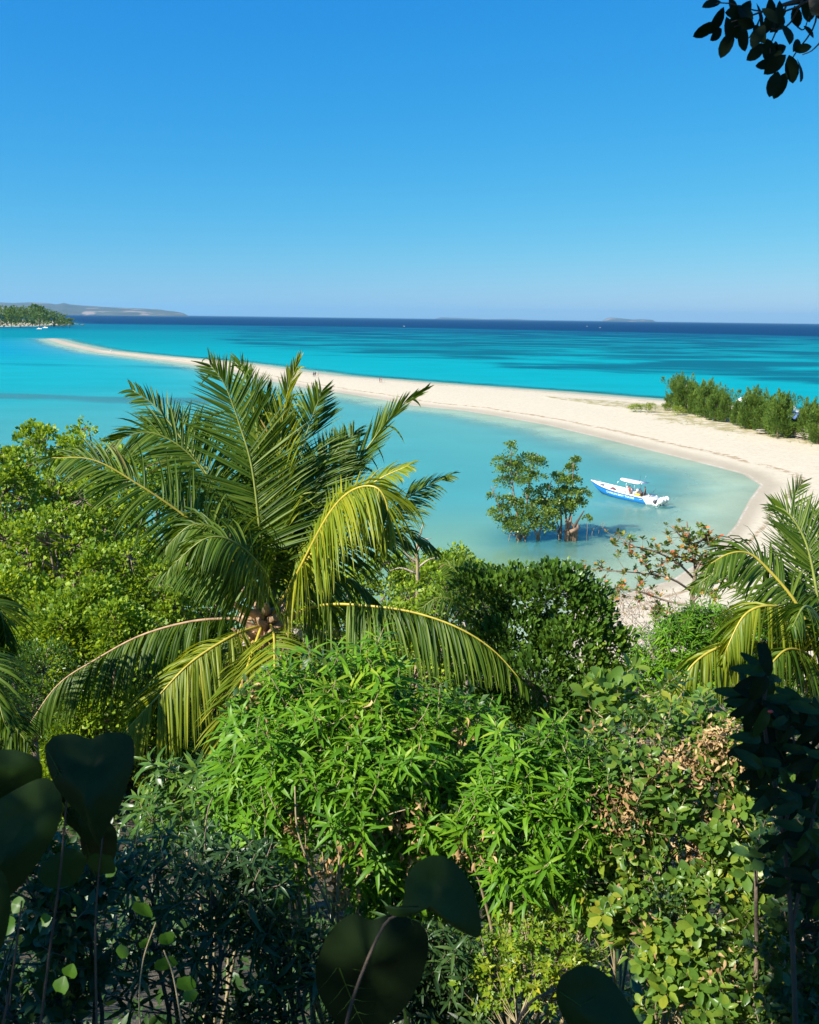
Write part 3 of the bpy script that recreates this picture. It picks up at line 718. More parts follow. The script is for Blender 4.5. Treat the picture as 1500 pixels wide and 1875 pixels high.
def shrub(name, label, cat, base, lobes, n_shoots, tmk, size, per, mt, group=None, n_parts=0, shoot_len=0.25, stem_r=0.006,
          upbias=0.6, dry=0.0, dry_size=None, cam_bias=0.6, stem_mat='twig', n_main=7, shell=0.35, lift=0.35, sag=0.1, inner=0, stem_sides=4, dry_at=None, dry_Y=5):
    base = np.array(base, float)
    root = thing(name, base, label, cat, group)
    lobes = list(lobes)
    for l in list(lobes):                       # small side lobes break the outline
        for q in range(2):
            dd = nrm(rng.normal(size=3) + [0, -.2, .35]); rr_ = l[3] * rng.uniform(.35, .55)
            lobes.append((l[0] + dd[0] * l[3] * .95, l[1] + dd[1] * l[4] * .9, l[2] + dd[2] * l[5] * .95, rr_, rr_, rr_))
    tips, out = shoots(lobes, n_shoots, cam_bias, shell)
    wild = rng.random(len(tips)) < .38
    tips = tips + (nrm(out + [0, 0, .6]) * (wild * rng.uniform(.2, 1.3, len(tips)) * shoot_len)[:, None])
    dirs = nrm(out * (1 - upbias) + np.array([0, 0, 1]) * upbias + rng.normal(size=out.shape) * 0.18)
    P, D, Nh, S = whorl_leaves(tips, dirs, per, size, 1.0, shoot_len, lift)
    R = frames(D, Nh)
    # stems
    cen = np.array([l[:3] for l in lobes])
    mains = []
    mb = MB()
    for i in range(n_main):
        c = cen[i % len(cen)] + rng.normal(size=3) * np.array(lobes[i % len(cen)][3:]) * 0.4
        b0 = base + rng.normal(size=3) * [0.08, 0.08, 0.0]
        pth = branch_paths(b0, [c], sag, 8)[0]
        mb.tube(pth, np.linspace(stem_r * 3.2, stem_r * 1.6, len(pth)), 6)
        mains.append(pth)
    mb_o = mb
    allp = np.vstack([p[3:] for p in mains])
    tw = MB()
    for i in range(len(tips)):
        j = np.argmin(np.linalg.norm(allp - (tips[i] - dirs[i] * 0.3), axis=1) + rng.random(len(allp)) * 0.15)
        a = allp[j]
        pth = catmull([a, tips[i] - dirs[i] * shoot_len * 1.05, tips[i]], 5)
        tw.tube(pth, np.linspace(stem_r * 1.1, stem_r * 0.45, 5), stem_sides, cap=False)
    for q in (mb_o, tw):
        q.V = [v - base for v in q.V]
    mb_o.build('stem', [M[stem_mat]], root, True)
    o = tw.build('twigs', [M[stem_mat]], root, True); o['kind'] = 'stuff'
    # parts: the leaves that show largest
    idx = np.arange(len(P))
    pick = np.zeros(len(P), bool)
    if n_parts:
        sx, sy, w = screen(P)
        facing = np.repeat(((tips - cen.mean(0)) @ nrm(np.array([0, 0, CAMZ]) - cen.mean(0))), per)
        ok = (sx > -20) & (sx < 1520) & (sy < 1890)
        score = np.where(ok, facing + 0.25 * S / size + 0.3 * rng.random(len(P)), -9)
        pick[np.argsort(-score)[:min(n_parts, ok.sum())]] = True
        leaf_objects(root, base, tmk, P[pick], R[pick], S[pick], mt)
    rest = ~pick
    alt = {'narrow': 'narrow_b', 'obovate': 'obovate_b'}.get(tmk, tmk)
    Pr, Rr, Sr = P[rest] - base, R[rest], S[rest]; hf = rng.random(len(Pr)) < .5
    V1, T1 = inst(LT[tmk], Pr[hf], Rr[hf], Sr[hf]); V2, T2 = inst(LT[alt], Pr[~hf], Rr[~hf], Sr[~hf])
    me = mesh_np('foliage', np.vstack([V1, V2]), np.vstack([T1, T2 + len(V1)]), mt)
    f = link('foliage', me, root); f['kind'] = 'stuff'
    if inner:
        me, _ = leafy_crown(LT['fold'], [(*l[:3], l[3] * .7, l[4] * .7, l[5] * .7) for l in lobes], inner, 8, size * 0.5, size * 1.0, M['shade'], 'inner_foliage', origin=base)  # inner leaves in the shade-dark green, shade painted between the outer ones
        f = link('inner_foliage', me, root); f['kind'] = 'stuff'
    if dry:
        nD = int(dry)
        k = max(4, nD // 14)
        cc, nn = shoots(lobes, k, 0.8, 0.15)
        if dry_at: cc = np.vstack([[at(a_ + rng.uniform(-9, 9), b_ + rng.uniform(-9, 9), dry_Y + rng.uniform(-.05, .12)) for a_, b_ in dry_at for _ in range(3)], cc[:12]])
        q = rng.integers(0, len(cc), nD)
        PD = cc[q] + rng.normal(size=(nD, 3)) * [0.06, 0.04, 0.075]
        DD = nrm(rng.normal(size=(nD, 3)) * 0.6 + [0, -0.2, -0.8])
        me = leaves_mesh('dry_leaves', LT['curl'], PD - base, frames(DD, nrm(rng.normal(size=(nD, 3)))), (dry_size or size) * rng.uniform(0.6, 1.1, nD), M['dry'])
        f = link('dry_leaves', me, root); f['kind'] = 'stuff'
    return root

def tree(name, label, base, lobes, clumps, per, size, clump_r, mt, tmk='diamond', group=None, trunk_r=0.16, bark='bark', cat='tree', cam_bias=0.5, n_limbs=None, updir=0.5, shell=0.35, forks=3, skirt=0):
    base = np.array(base, float)
    if skirt:
        for l in list(lobes):
            for q in range(3):
                dd = nrm(rng.normal(size=3) + [0, -.3, .3]); r_ = l[3] * rng.uniform(.3, .5)
                lobes.append((l[0] + dd[0] * l[3], l[1] + dd[1] * l[4], l[2] + dd[2] * l[5], r_, r_, r_ * rng.uniform(.7, 1.3)))
        ex = []
        for l in lobes:
            z = l[2]; x, y = l[0], l[1]; r = l[3]
            if r < .85: continue
            while z - base[2] > 2.2 and len(ex) < 60:
                z -= r * 1.15; x += rng.normal() * r * .35; y += rng.normal() * r * .3 - .1 * r; r = min(r * 1.06, 1.9)
                ex.append((x, y, z, r, r, r * 1.0))
        nl = len(lobes); lobes = list(lobes) + ex; clumps = int(clumps * (1 + .55 * len(ex) / nl))
    root = thing(name, base, label, cat, group)
    me, C = leafy_crown(LT[tmk], lobes, clumps, per, size, clump_r, mt, origin=base, cam_bias=cam_bias, updir=updir, shell=shell)
    link('crown', me, root)
    cen = np.array([l[:3] for l in lobes])
    low = cen.mean(0) - [0, 0, np.ptp(cen[:, 2]) * 0.5 + 0.6]
    mid = base * 0.5 + low * 0.5 + rng.normal(size=3) * 0.15
    mb = MB(); tp = catmull([base - [0, 0, 0.3], mid, low], 8)
    mb.tube(tp, np.linspace(trunk_r, trunk_r * 0.6, 8), 8)
    mb.V = [v - base for v in mb.V]
    mb.build('trunk', [M[bark]], root, True)
    lb = MB()
    paths = []
    for l in lobes:
        p = branch_paths(low, [np.array(l[:3])], 0.1, 6)[0]
        lb.tube(p, np.linspace(trunk_r * 0.5, trunk_r * 0.16, 6), 6); paths.append(p)
    allp = np.vstack(paths)
    sel = rng.choice(len(C), min(len(C), 26 * len(lobes)), replace=False)
    for c in C[sel]:
        j = np.argmin(np.linalg.norm(allp - c, axis=1))
        p = branch_paths(allp[j], [c], 0.08, 4)[0]
        lb.tube(p, np.linspace(trunk_r * 0.13, trunk_r * 0.04, 4), 4, cap=False)
    lb.V = [v - base for v in lb.V]
    o = lb.build('branches', [M[bark]], root, True); o['kind'] = 'stuff'
    return root

# ---- palms
def frond(parent, origin, ctrl, Lmax=1.15, n=78, droop=0.8, face=(0, 0, 1), mt='palm', rm='rachis', indiv=0, t0=0.14, a0=0.38, a1=1.08, width=0.041, sides=(-1, 1), rr=0.024, jit=0.055, name='frond'):
    P = catmull(ctrl, 60); Lmax *= 1.1
    seg = np.linalg.norm(np.diff(P, axis=0), axis=1); s = np.concatenate([[0], np.cumsum(seg)]); L = s[-1]
    Tn = nrm(np.gradient(P, axis=0))
    face = nrm(np.array(face, float))
    rb = MB(); Lr = np.linspace(0, 1, 60)
    rb.tube(P[::2] - origin, (rr * (1 - Lr) ** 0.7 + 0.005)[::2], 6)
    fo = rb.build(name, [M[rm]], parent, True)
    out = []
    for sd in sides:
        n = int(n * 1.32) if sd == sides[0] else n
        t = np.linspace(t0, 0.995, n) + rng.uniform(-0.3, 0.3, n) / n
        t = np.clip(t, 0, 1)
        keep = (rng.random(n) > 0.03) & (np.sin(t * rng.uniform(9, 16) + rng.uniform(0, 6)) > -.965)
        t = t[keep]; k = len(t)
        B = np.stack([np.interp(t * L, s, P[:, i]) for i in range(3)], -1)
        TT = nrm(np.stack([np.interp(t * L, s, Tn[:, i]) for i in range(3)], -1))
        S = nrm(np.cross(TT, face)) * sd
        Nf = nrm(np.cross(S * sd, TT))
        a = a0 + (a1 - a0) * t ** 1.5 + rng.normal(size=k) * jit
        # clumps of leaflets lean together
        a = a + 0.10 * np.sin(t * 23 + rng.uniform(0, 6))
        d = S * np.cos(a)[:, None] + TT * np.sin(a)[:, None] + Nf * 0.18 + rng.normal(size=(k, 3)) * jit * 0.5
        d = nrm(d)
        ln = Lmax * (0.27 + 0.73 * np.sin(math.pi * np.clip((t - t0) / (1 - t0) * 0.86 + 0.17, 0, 1))) * rng.uniform(0.88, 1.06, k)
        g = droop * .88 * rng.uniform(0.75, 1.25, k) + (rng.random(k) < .07) * rng.uniform(.4, 1.4, k)
        us = np.linspace(0, 1, 6)
        pts = [B]; dirs = [d]
        for u in us[1:]:
            dd = nrm(d + np.array([0, 0, -1.0]) * (g * (0.25 + 1.5 * u))[:, None])
            pts.append(pts[-1] + dd * (ln / 5)[:, None]); dirs.append(dd)
        pts = np.stack(pts, 1); dirs = np.stack(dirs, 1)                      # k,6,3
        W = TT[:, None] * 1.0 + Nf[:, None] * rng.normal(size=(k, 1, 1)) * 0.35 + S[:, None] * 0.12
        W = nrm(W - (W * dirs).sum(-1, keepdims=True) * dirs)
        NN = np.cross(W, dirs)
        wp = np.array([0.35, 0.95, 1.0, 0.8, 0.5, 0.03]) * width / 2
        Lf = pts - W * wp[None, :, None]; Rt = pts + W * wp[None, :, None]; Cn = pts + NN * (wp * 0.45)[None, :, None]
        V = np.stack([Lf, Cn, Rt], 2).reshape(k, 18, 3)
        T = []
        for r in range(5):
            a_ = r * 3; b_ = a_ + 3
            T += [(a_, a_ + 1, b_ + 1), (a_, b_ + 1, b_), (a_ + 1, a_ + 2, b_ + 2), (a_ + 1, b_ + 2, b_ + 1)]
        out.append((V, np.array(T)))
    V = np.concatenate([o[0] for o in out]); T = out[0][1]
    k = len(V)
    fo_origin = origin
    if indiv:
        sel = rng.choice(k, min(indiv, k), replace=False)
        for i in sel:
            c = V[i, 1].copy()
            me = mesh_np('leaflet', V[i] - c, T, M[mt]); o = link('leaflet', me, fo); o.location = tuple(c - origin)
        mask = np.ones(k, bool); mask[sel] = False; V = V[mask]; k = len(V)
    if k:
        me = mesh_np('leaflets', (V - origin).reshape(-1, 3), (T[None] + (np.arange(k) * 18)[:, None, None]).reshape(-1, 3), M[mt])
        o = link('leaflets', me, fo); o['kind'] = 'stuff'
    return fo
def pf(Y, pts):
    """frond control points: (px, py, offset in metres from the palm's own distance)"""
    return [at(p[0], p[1], Y + p[2]) for p in pts]

def palm_trunk(root, origin, top, base, r=0.15, lean=0.3):
    P = catmull([base - [0, 0, .4], (base + top) / 2 + [lean, 0, 0], top], 40)
    R = np.linspace(r * 1.25, r * 0.9, 40) * (1 + 0.06 * (np.arange(40) % 2))
    mb = MB(); mb.tube(P - origin, R, 12)
    mb.build('trunk', [M['pale_bark']], root, True)

def build_main_palm():
    Y = 15.0
    c = at(488, 1140, Y)
    base = np.array([c[0] + 0.3, Y + 0.3, 0]); base[2] = hill_z(base[0], base[1])
    root = thing('coconut_palm', base, 'tall coconut palm with a wide crown of fronds, left of centre', 'palm tree')
    o = base
    palm_trunk(root, o, c, base)
    fan = (0, -1, 0.25)
    FR = [
        # upright fan at the back and middle
        dict(p=[(485, 1115, 0), (462, 1010, .4), (400, 900, .9), (330, 800, 1.3), (285, 745, 1.5), (240, 712, 1.5)], face=(0.5, -1, .5), droop=.35, Lmax=.95),
        dict(p=[(485, 1115, 0), (478, 1000, .2), (462, 860, .5), (438, 775, .7), (412, 705, .8), (385, 668, .8)], face=(.1, -1, .3), droop=.12, Lmax=1.25, n=90),
        dict(p=[(490, 1115, .1), (486, 1000, .7), (478, 860, 1.2), (464, 745, 1.5), (440, 662, 1.6)], face=(-.3, -1, .2), droop=.05, Lmax=1.0, a0=.9),
        dict(p=[(492, 1115, 0), (506, 1000, .3), (512, 860, .6), (520, 750, .8), (545, 660, .9)], face=(-.2, -1, .2), droop=.08, Lmax=.8, a0=.95, a1=1.35, mt='palm_y'),
        dict(p=[(497, 1115, .2), (512, 990, .6), (540, 870, 1.0), (563, 790, 1.3), (590, 715, 1.4)], face=(-.15, -1, .2), droop=.08, Lmax=1.15, n=90),
        dict(p=[(497, 1115, .5), (530, 1000, 1.0), (580, 900, 1.5), (625, 830, 1.8), (650, 790, 2.)], face=(-.4, -1, .3), droop=.2, Lmax=1.1),
        dict(p=[(500, 1115, .2), (550, 1010, .7), (615, 905, 1.1), (680, 810, 1.3), (735, 745, 1.4), (778, 714, 1.4)], face=(-.5, -.8, .6), droop=.12, Lmax=.8, a0=.95, a1=1.4),
        dict(p=[(500, 1118, .5), (600, 1020, 1.3), (700, 945, 1.8), (765, 900, 2.), (822, 872, 2.)], face=(-.1, -.5, .9), droop=.45, Lmax=.95),
        dict(p=[(500, 1122, .3), (590, 1040, 1.0), (680, 985, 1.6), (745, 975, 1.9), (800, 1010, 2.1)], face=(0, -.5, 1), droop=.7, Lmax=.9),
        # left-hand fronds
        dict(p=[(482, 1115, 0), (440, 1010, .2), (395, 905, .3), (345, 830, .3), (275, 792, .2), (205, 808, 0)], face=(.6, -.9, .6), droop=.4, Lmax=1.15, n=88),
        dict(p=[(482, 1118, -.1), (430, 1030, -.3), (345, 950, -.5), (250, 885, -.7), (170, 842, -.8), (88, 838, -.9)], face=(.2, -.7, .8), droop=.55, Lmax=1.05, n=88, rm='rachis_y'),
        dict(p=[(484, 1125, -.1), (468, 1065, -.4), (440, 1015, -.6), (395, 970, -.8), (350, 962, -.9), (305, 1000, -1.)], face=(.2, -.6, .9), droop=.95, Lmax=1.25, n=80),
        dict(p=[(488, 1120, -.2), (490, 1060, -.8), (440, 1000, -1.3), (380, 985, -1.6), (310, 1040, -1.8)], face=(.3, -.6, .9), droop=.8, Lmax=.8, n=60),
        # arching bright one on the right, in front
        dict(p=[(500, 1125, -.2), (540, 1058, -.5), (600, 945, -.8), (645, 898, -1.), (690, 893, -1.2), (710, 935, -1.3), (698, 1000, -1.4)], face=(-.35, -.35, 1), droop=1.15, Lmax=1.4, n=112, mt='palm_y', rm='rachis_y', indiv=90),
        dict(p=[(498, 1120, 0), (560, 1030, 0), (630, 930, 0), (690, 880, 0), (750, 852, -.1)], face=(-.3, -.5, .9), droop=.5, Lmax=.85, mt='palm_y', rm='rachis_y'),
        dict(p=[(500, 1150, -.1), (530, 1190, -.4), (560, 1250, -.6), (575, 1330, -.7)], face=(0, -.4, 1), droop=1.6, Lmax=.8, n=46, mt='dead_palm', rm='boot'),
        dict(p=[(470, 1150, -.1), (440, 1200, -.5), (425, 1270, -.7), (425, 1360, -.8)], face=(0, -.4, 1), droop=1.6, Lmax=.75, n=40, mt='dead_palm', rm='boot'),
        # low horizontals
        dict(p=[(505, 1135, -.2), (590, 1108, -.6), (680, 1110, -1.), (760, 1122, -1.2), (840, 1150, -1.4), (905, 1192, -1.5), (962, 1255, -1.6)], face=(0, -.2, 1), droop=1.9, Lmax=1.15, n=112, rm='rachis_y', indiv=90),
        dict(p=[(478, 1135, 0), (410, 1133, -.2), (340, 1140, -.4), (255, 1165, -.6), (175, 1208, -.8), (105, 1255, -1.), (48, 1335, -1.1)], face=(0, -.15, 1), droop=1.7, Lmax=1.15, n=96, rm='boot', mt='palm', indiv=40),
        dict(p=[(478, 1145, -.2), (425, 1165, -.8), (350, 1213, -1.3), (285, 1280, -1.7), (217, 1352, -2.0)], face=(.25, -.4, 1), droop=1.25, Lmax=1.3, n=92, mt='palm_y', rm='rachis_y', indiv=80),
        dict(p=[(478, 1150, -.3), (455, 1215, -1.0), (430, 1290, -1.6), (405, 1390, -2.1), (385, 1490, -2.4)], face=(.6, -.6, .5), droop=.7, Lmax=.9, n=80, mt='palm_y', rm='rachis_y'),
        dict(p=[(496, 1145, -.2), (502, 1165, -1.0), (503, 1215, -1.9), (503, 1290, -2.6), (508, 1390, -3.0)], face=(0, -.9, .7), droop=.6, Lmax=1.0, n=70, mt='palm_y', rm='rachis_y'),
        dict(p=[(505, 1140, 0), (560, 1150, -.3), (620, 1190, -.6), (660, 1260, -.8)], face=(0, -.4, 1), droop=1.5, Lmax=.9, n=60),
        dict(p=[(480, 1140, .1), (430, 1160, .3), (370, 1210, .4), (330, 1290, .3)], face=(0, -.4, 1), droop=1.5, Lmax=1.0, n=60),
        dict(p=[(484, 1118, .1), (452, 1020, .7), (415, 930, 1.1), (375, 850, 1.4), (330, 800, 1.5), (270, 775, 1.5)], face=(.4, -1, .4), droop=.35, Lmax=1.0, n=84),
        dict(p=[(490, 1115, .3), (495, 990, 1.0), (500, 880, 1.5), (497, 780, 1.8), (488, 715, 1.9)], face=(0, -1, .2), droop=.1, Lmax=1.15, n=84),
        dict(p=[(495, 1115, .1), (520, 1020, .4), (560, 920, .7), (598, 850, 1.0), (632, 805, 1.1)], face=(-.3, -1, .3), droop=.15, Lmax=1.05, n=80),
        dict(p=[(500, 1120, .6), (560, 1070, 1.6), (640, 1060, 2.3), (700, 1110, 2.8)], face=(0, -.4, 1), droop=1.3, Lmax=1.0, n=60),
        dict(p=[(480, 1115, .6), (420, 1040, 1.6), (350, 1020, 2.4), (280, 1060, 2.9)], face=(0, -.4, 1), droop=1.1, Lmax=1.0, n=60),
    ]
    for f in FR:
        kw = {k: v for k, v in f.items() if k != 'p'}
        frond(root, o, pf(Y, f['p']), **kw)
    # old petiole boots, dry spathes, flower stalks
    for k in range(24):
        an = k * 2.399; r0 = 0.10
        h = -0.55 + 0.035 * k
        b = c + [r0 * math.cos(an), r0 * math.sin(an) * 1.0, h]
        d = np.array([math.cos(an), math.sin(an), 0.55])
        Lb = random.uniform(0.3, 0.68)
        P = catmull([b, b + d * Lb * 0.5, b + d * Lb + [0, 0, 0.06]], 6)
        mb = MB(); mb.tube(P - o, [0.10, 0.09, 0.07, 0.055, 0.045, 0.03], 7)
        mb.build('petiole_base', [M['boot']], root, True)
    for (a, b2, c2) in [((455, 1165), (440, 1200), (422, 1250)), ((525, 1150), (556, 1165), (575, 1205)), ((470, 1100), (455, 1080), (446, 1068))]:
        P = catmull([at(*a, Y - .25), at(*b2, Y - .5), at(*c2, Y - .6)], 9)
        mb = MB(); mb.tube(P - o, np.array([.01, .04, .06, .07, .07, .06, .045, .03, .008]), 7)
        mb.build('spathe', [M['spathe']], root, True)
    st = MB()
    for k in range(46):
        an = rng.uniform(math.pi * 0.85, math.pi * 1.7); b = c + [0, 0, -0.2]
        e = b + [0.55 * math.cos(an) * rng.uniform(.6, 1.3), 0.5 * math.sin(an), rng.uniform(-.55, -.05)]
        st.tube(branch_paths(b, [e], .1, 5)[0] - o, np.linspace(.012, .005, 5), 4)
    q = st.build('flower_stalks', [M['rachis_y']], root); q['kind'] = 'stuff'
    for k in range(5):
        pass

def build_right_palm():
    Y = 12.0
    c = at(1512, 1235, Y)
    base = np.array([c[0] + 0.1, Y + 0.2, 0]); base[2] = hill_z(base[0], base[1])
    root = thing('coconut_palm', base, 'coconut palm cut by the right edge of the photo, fronds reaching over the sand', 'palm tree')
    o = base
    palm_trunk(root, o, c, base)
    FR = [
        dict(p=[(1508, 1200, 0), (1498, 1100, .3), (1478, 1000, .6), (1448, 945, .8), (1418, 925, .9)], face=(0.1, -1, .3), droop=.05, Lmax=.85, n=64, a0=.4, a1=1.1, width=.028),
        dict(p=[(1508, 1200, .2), (1505, 1080, .8), (1500, 1000, 1.2), (1490, 930, 1.4)], face=(-.2, -1, .3), droop=.08, Lmax=.8, n=60, width=.028),
        dict(p=[(1505, 1205, 0), (1460, 1108, 0), (1404, 1040, .1), (1370, 1013, .1), (1335, 1014, .0), (1298, 1034, -.1)], face=(.1, -.6, .8), droop=.75, Lmax=.8, n=76, rm='rachis_y', indiv=40),
        dict(p=[(1505, 1210, .4), (1450, 1120, .9), (1390, 1060, 1.3), (1330, 1040, 1.5), (1270, 1075, 1.6)], face=(.1, -.6, .8), droop=.4, Lmax=.75, n=64, width=.03),
        dict(p=[(1505, 1215, -.2), (1470, 1140, -.6), (1420, 1110, -.9), (1365, 1125, -1.1), (1325, 1200, -1.3)], face=(0, -.4, 1), droop=1.3, Lmax=.85, n=70, mt='palm_y', rm='rachis_y', indiv=50),
        dict(p=[(1500, 1228, -.2), (1435, 1185, -.6), (1370, 1176, -.9), (1315, 1186, -1.1), (1268, 1218, -1.3), (1232, 1275, -1.4)], face=(0, -.4, 1), droop=1.5, Lmax=.85, n=84, mt='palm_y', rm='rachis_y', indiv=60),
        dict(p=[(1505, 1235, -.3), (1480, 1200, -1.), (1440, 1190, -1.5), (1400, 1230, -1.8)], face=(0, -.4, 1), droop=1.3, Lmax=.8, n=50, rm='rachis_y'),
        dict(p=[(1512, 1210, .5), (1560, 1120, 1.), (1620, 1080, 1.4), (1700, 1090, 1.6)], face=(0, -.5, 1), droop=.8, Lmax=.9, n=60),
        dict(p=[(1512, 1220, -.3), (1540, 1150, -.9), (1590, 1130, -1.3), (1660, 1180, -1.5)], face=(0, -.5, 1), droop=1.0, Lmax=.9, n=60, mt='palm_y'),
        dict(p=[(1508, 1215, -.4), (1500, 1140, -1.1), (1475, 1110, -1.6), (1450, 1150, -2.0)], face=(0, -.5, 1), droop=1.2, Lmax=.75, n=50),
        dict(p=[(1515, 1240, -.3), (1550, 1240, -.8), (1600, 1280, -1.1), (1640, 1360, -1.3)], face=(0, -.5, 1), droop=1.2, Lmax=.8, n=50),
        dict(p=[(1505, 1205, .1), (1470, 1080, .5), (1450, 990, 1.0), (1452, 920, 1.3), (1470, 880, 1.5)], face=(.3, -1, .3), droop=.05, Lmax=.7, n=54, width=.024),
    ]
    for f in FR:
        kw = {k: v for k, v in f.items() if k != 'p'}
        frond(root, o, pf(Y, f['p']), **kw)
    P = catmull([at(1520, 1235, Y - .2), at(1495, 1250, Y - .5), at(1474, 1282, Y - .7)], 8)
    mb = MB(); mb.tube(P - o, np.linspace(.05, .025, 8), 7); mb.build('petiole_base', [M['rachis_y']], root, True)
    for k in range(10):
        an = k * 2.399; b = c + [0.1 * math.cos(an), 0.1 * math.sin(an), -0.45 + 0.05 * k]
        d = np.array([math.cos(an), math.sin(an), 0.5]); Lb = random.uniform(.25, .45)
        mb = MB(); mb.tube(catmull([b, b + d * Lb * .5, b + d * Lb + [0, 0, .05]], 6) - o, [.08, .075, .06, .05, .04, .03], 7)
        mb.build('petiole_base', [M['boot']], root, True)

def small_palms():
    Y = 24.0
    b = at(852, 1135, Y); base = np.array([b[0], b[1], hill_z(b[0], b[1])])
    root = thing('young_palm', base, 'small young palm with thin fronds among the bushes at the bay edge', 'palm tree')
    palm_trunk(root, base, b, base, 0.08, 0.1)
    for pts in [[(850, 1130, 0), (846, 1070, 0), (832, 1042, 0), (803, 1030, 0)], [(850, 1130, 0), (852, 1075, .1), (868, 1045, .2), (902, 1042, .2)], [(850, 1130, 0), (830, 1100, -.3), (800, 1095, -.5), (770, 1115, -.6)], [(852, 1130, 0), (875, 1100, -.3), (900, 1098, -.4), (925, 1120, -.5)], [(850, 1130, 0), (855, 1080, .3), (850, 1040, .4), (856, 1015, .5)]]:
        frond(root, base, pf(Y, pts), Lmax=.62, n=34, droop=.5, face=(0, -.7, .7), rr=.02, width=.035)
    # palm beyond the left edge
    Y = 12.0
    c = at(-110, 1230, Y); base = np.array([c[0], Y, hill_z(c[0], Y)])
    root = thing('coconut_palm', base, 'shaded palm beyond the left edge with only its dark frond tips in view', 'palm tree')
    palm_trunk(root, base, c, base)
    for pts in [[(-110, 1210, 0), (-70, 1130, 0), (-30, 1100, 0), (0, 1120, 0), (14, 1190, 0)], [(-110, 1220, 0), (-60, 1260, -.3), (0, 1300, -.5), (50, 1360, -.7)], [(-110, 1210, 0), (-100, 1140, .3), (-60, 1060, .5), (-30, 1040, .6)],
                [(-110, 1220, 0), (-160, 1140, 0), (-240, 1100, 0)], [(-110, 1230, 0), (-150, 1280, -.6), (-190, 1380, -1)], [(-110, 1220, 0), (-60, 1200, -.8), (-20, 1230, -1.4), (10, 1330, -1.8)]]:
        frond(root, base, pf(Y, pts), Lmax=.85, n=60, droop=1.0, face=(0, -.5, .9))

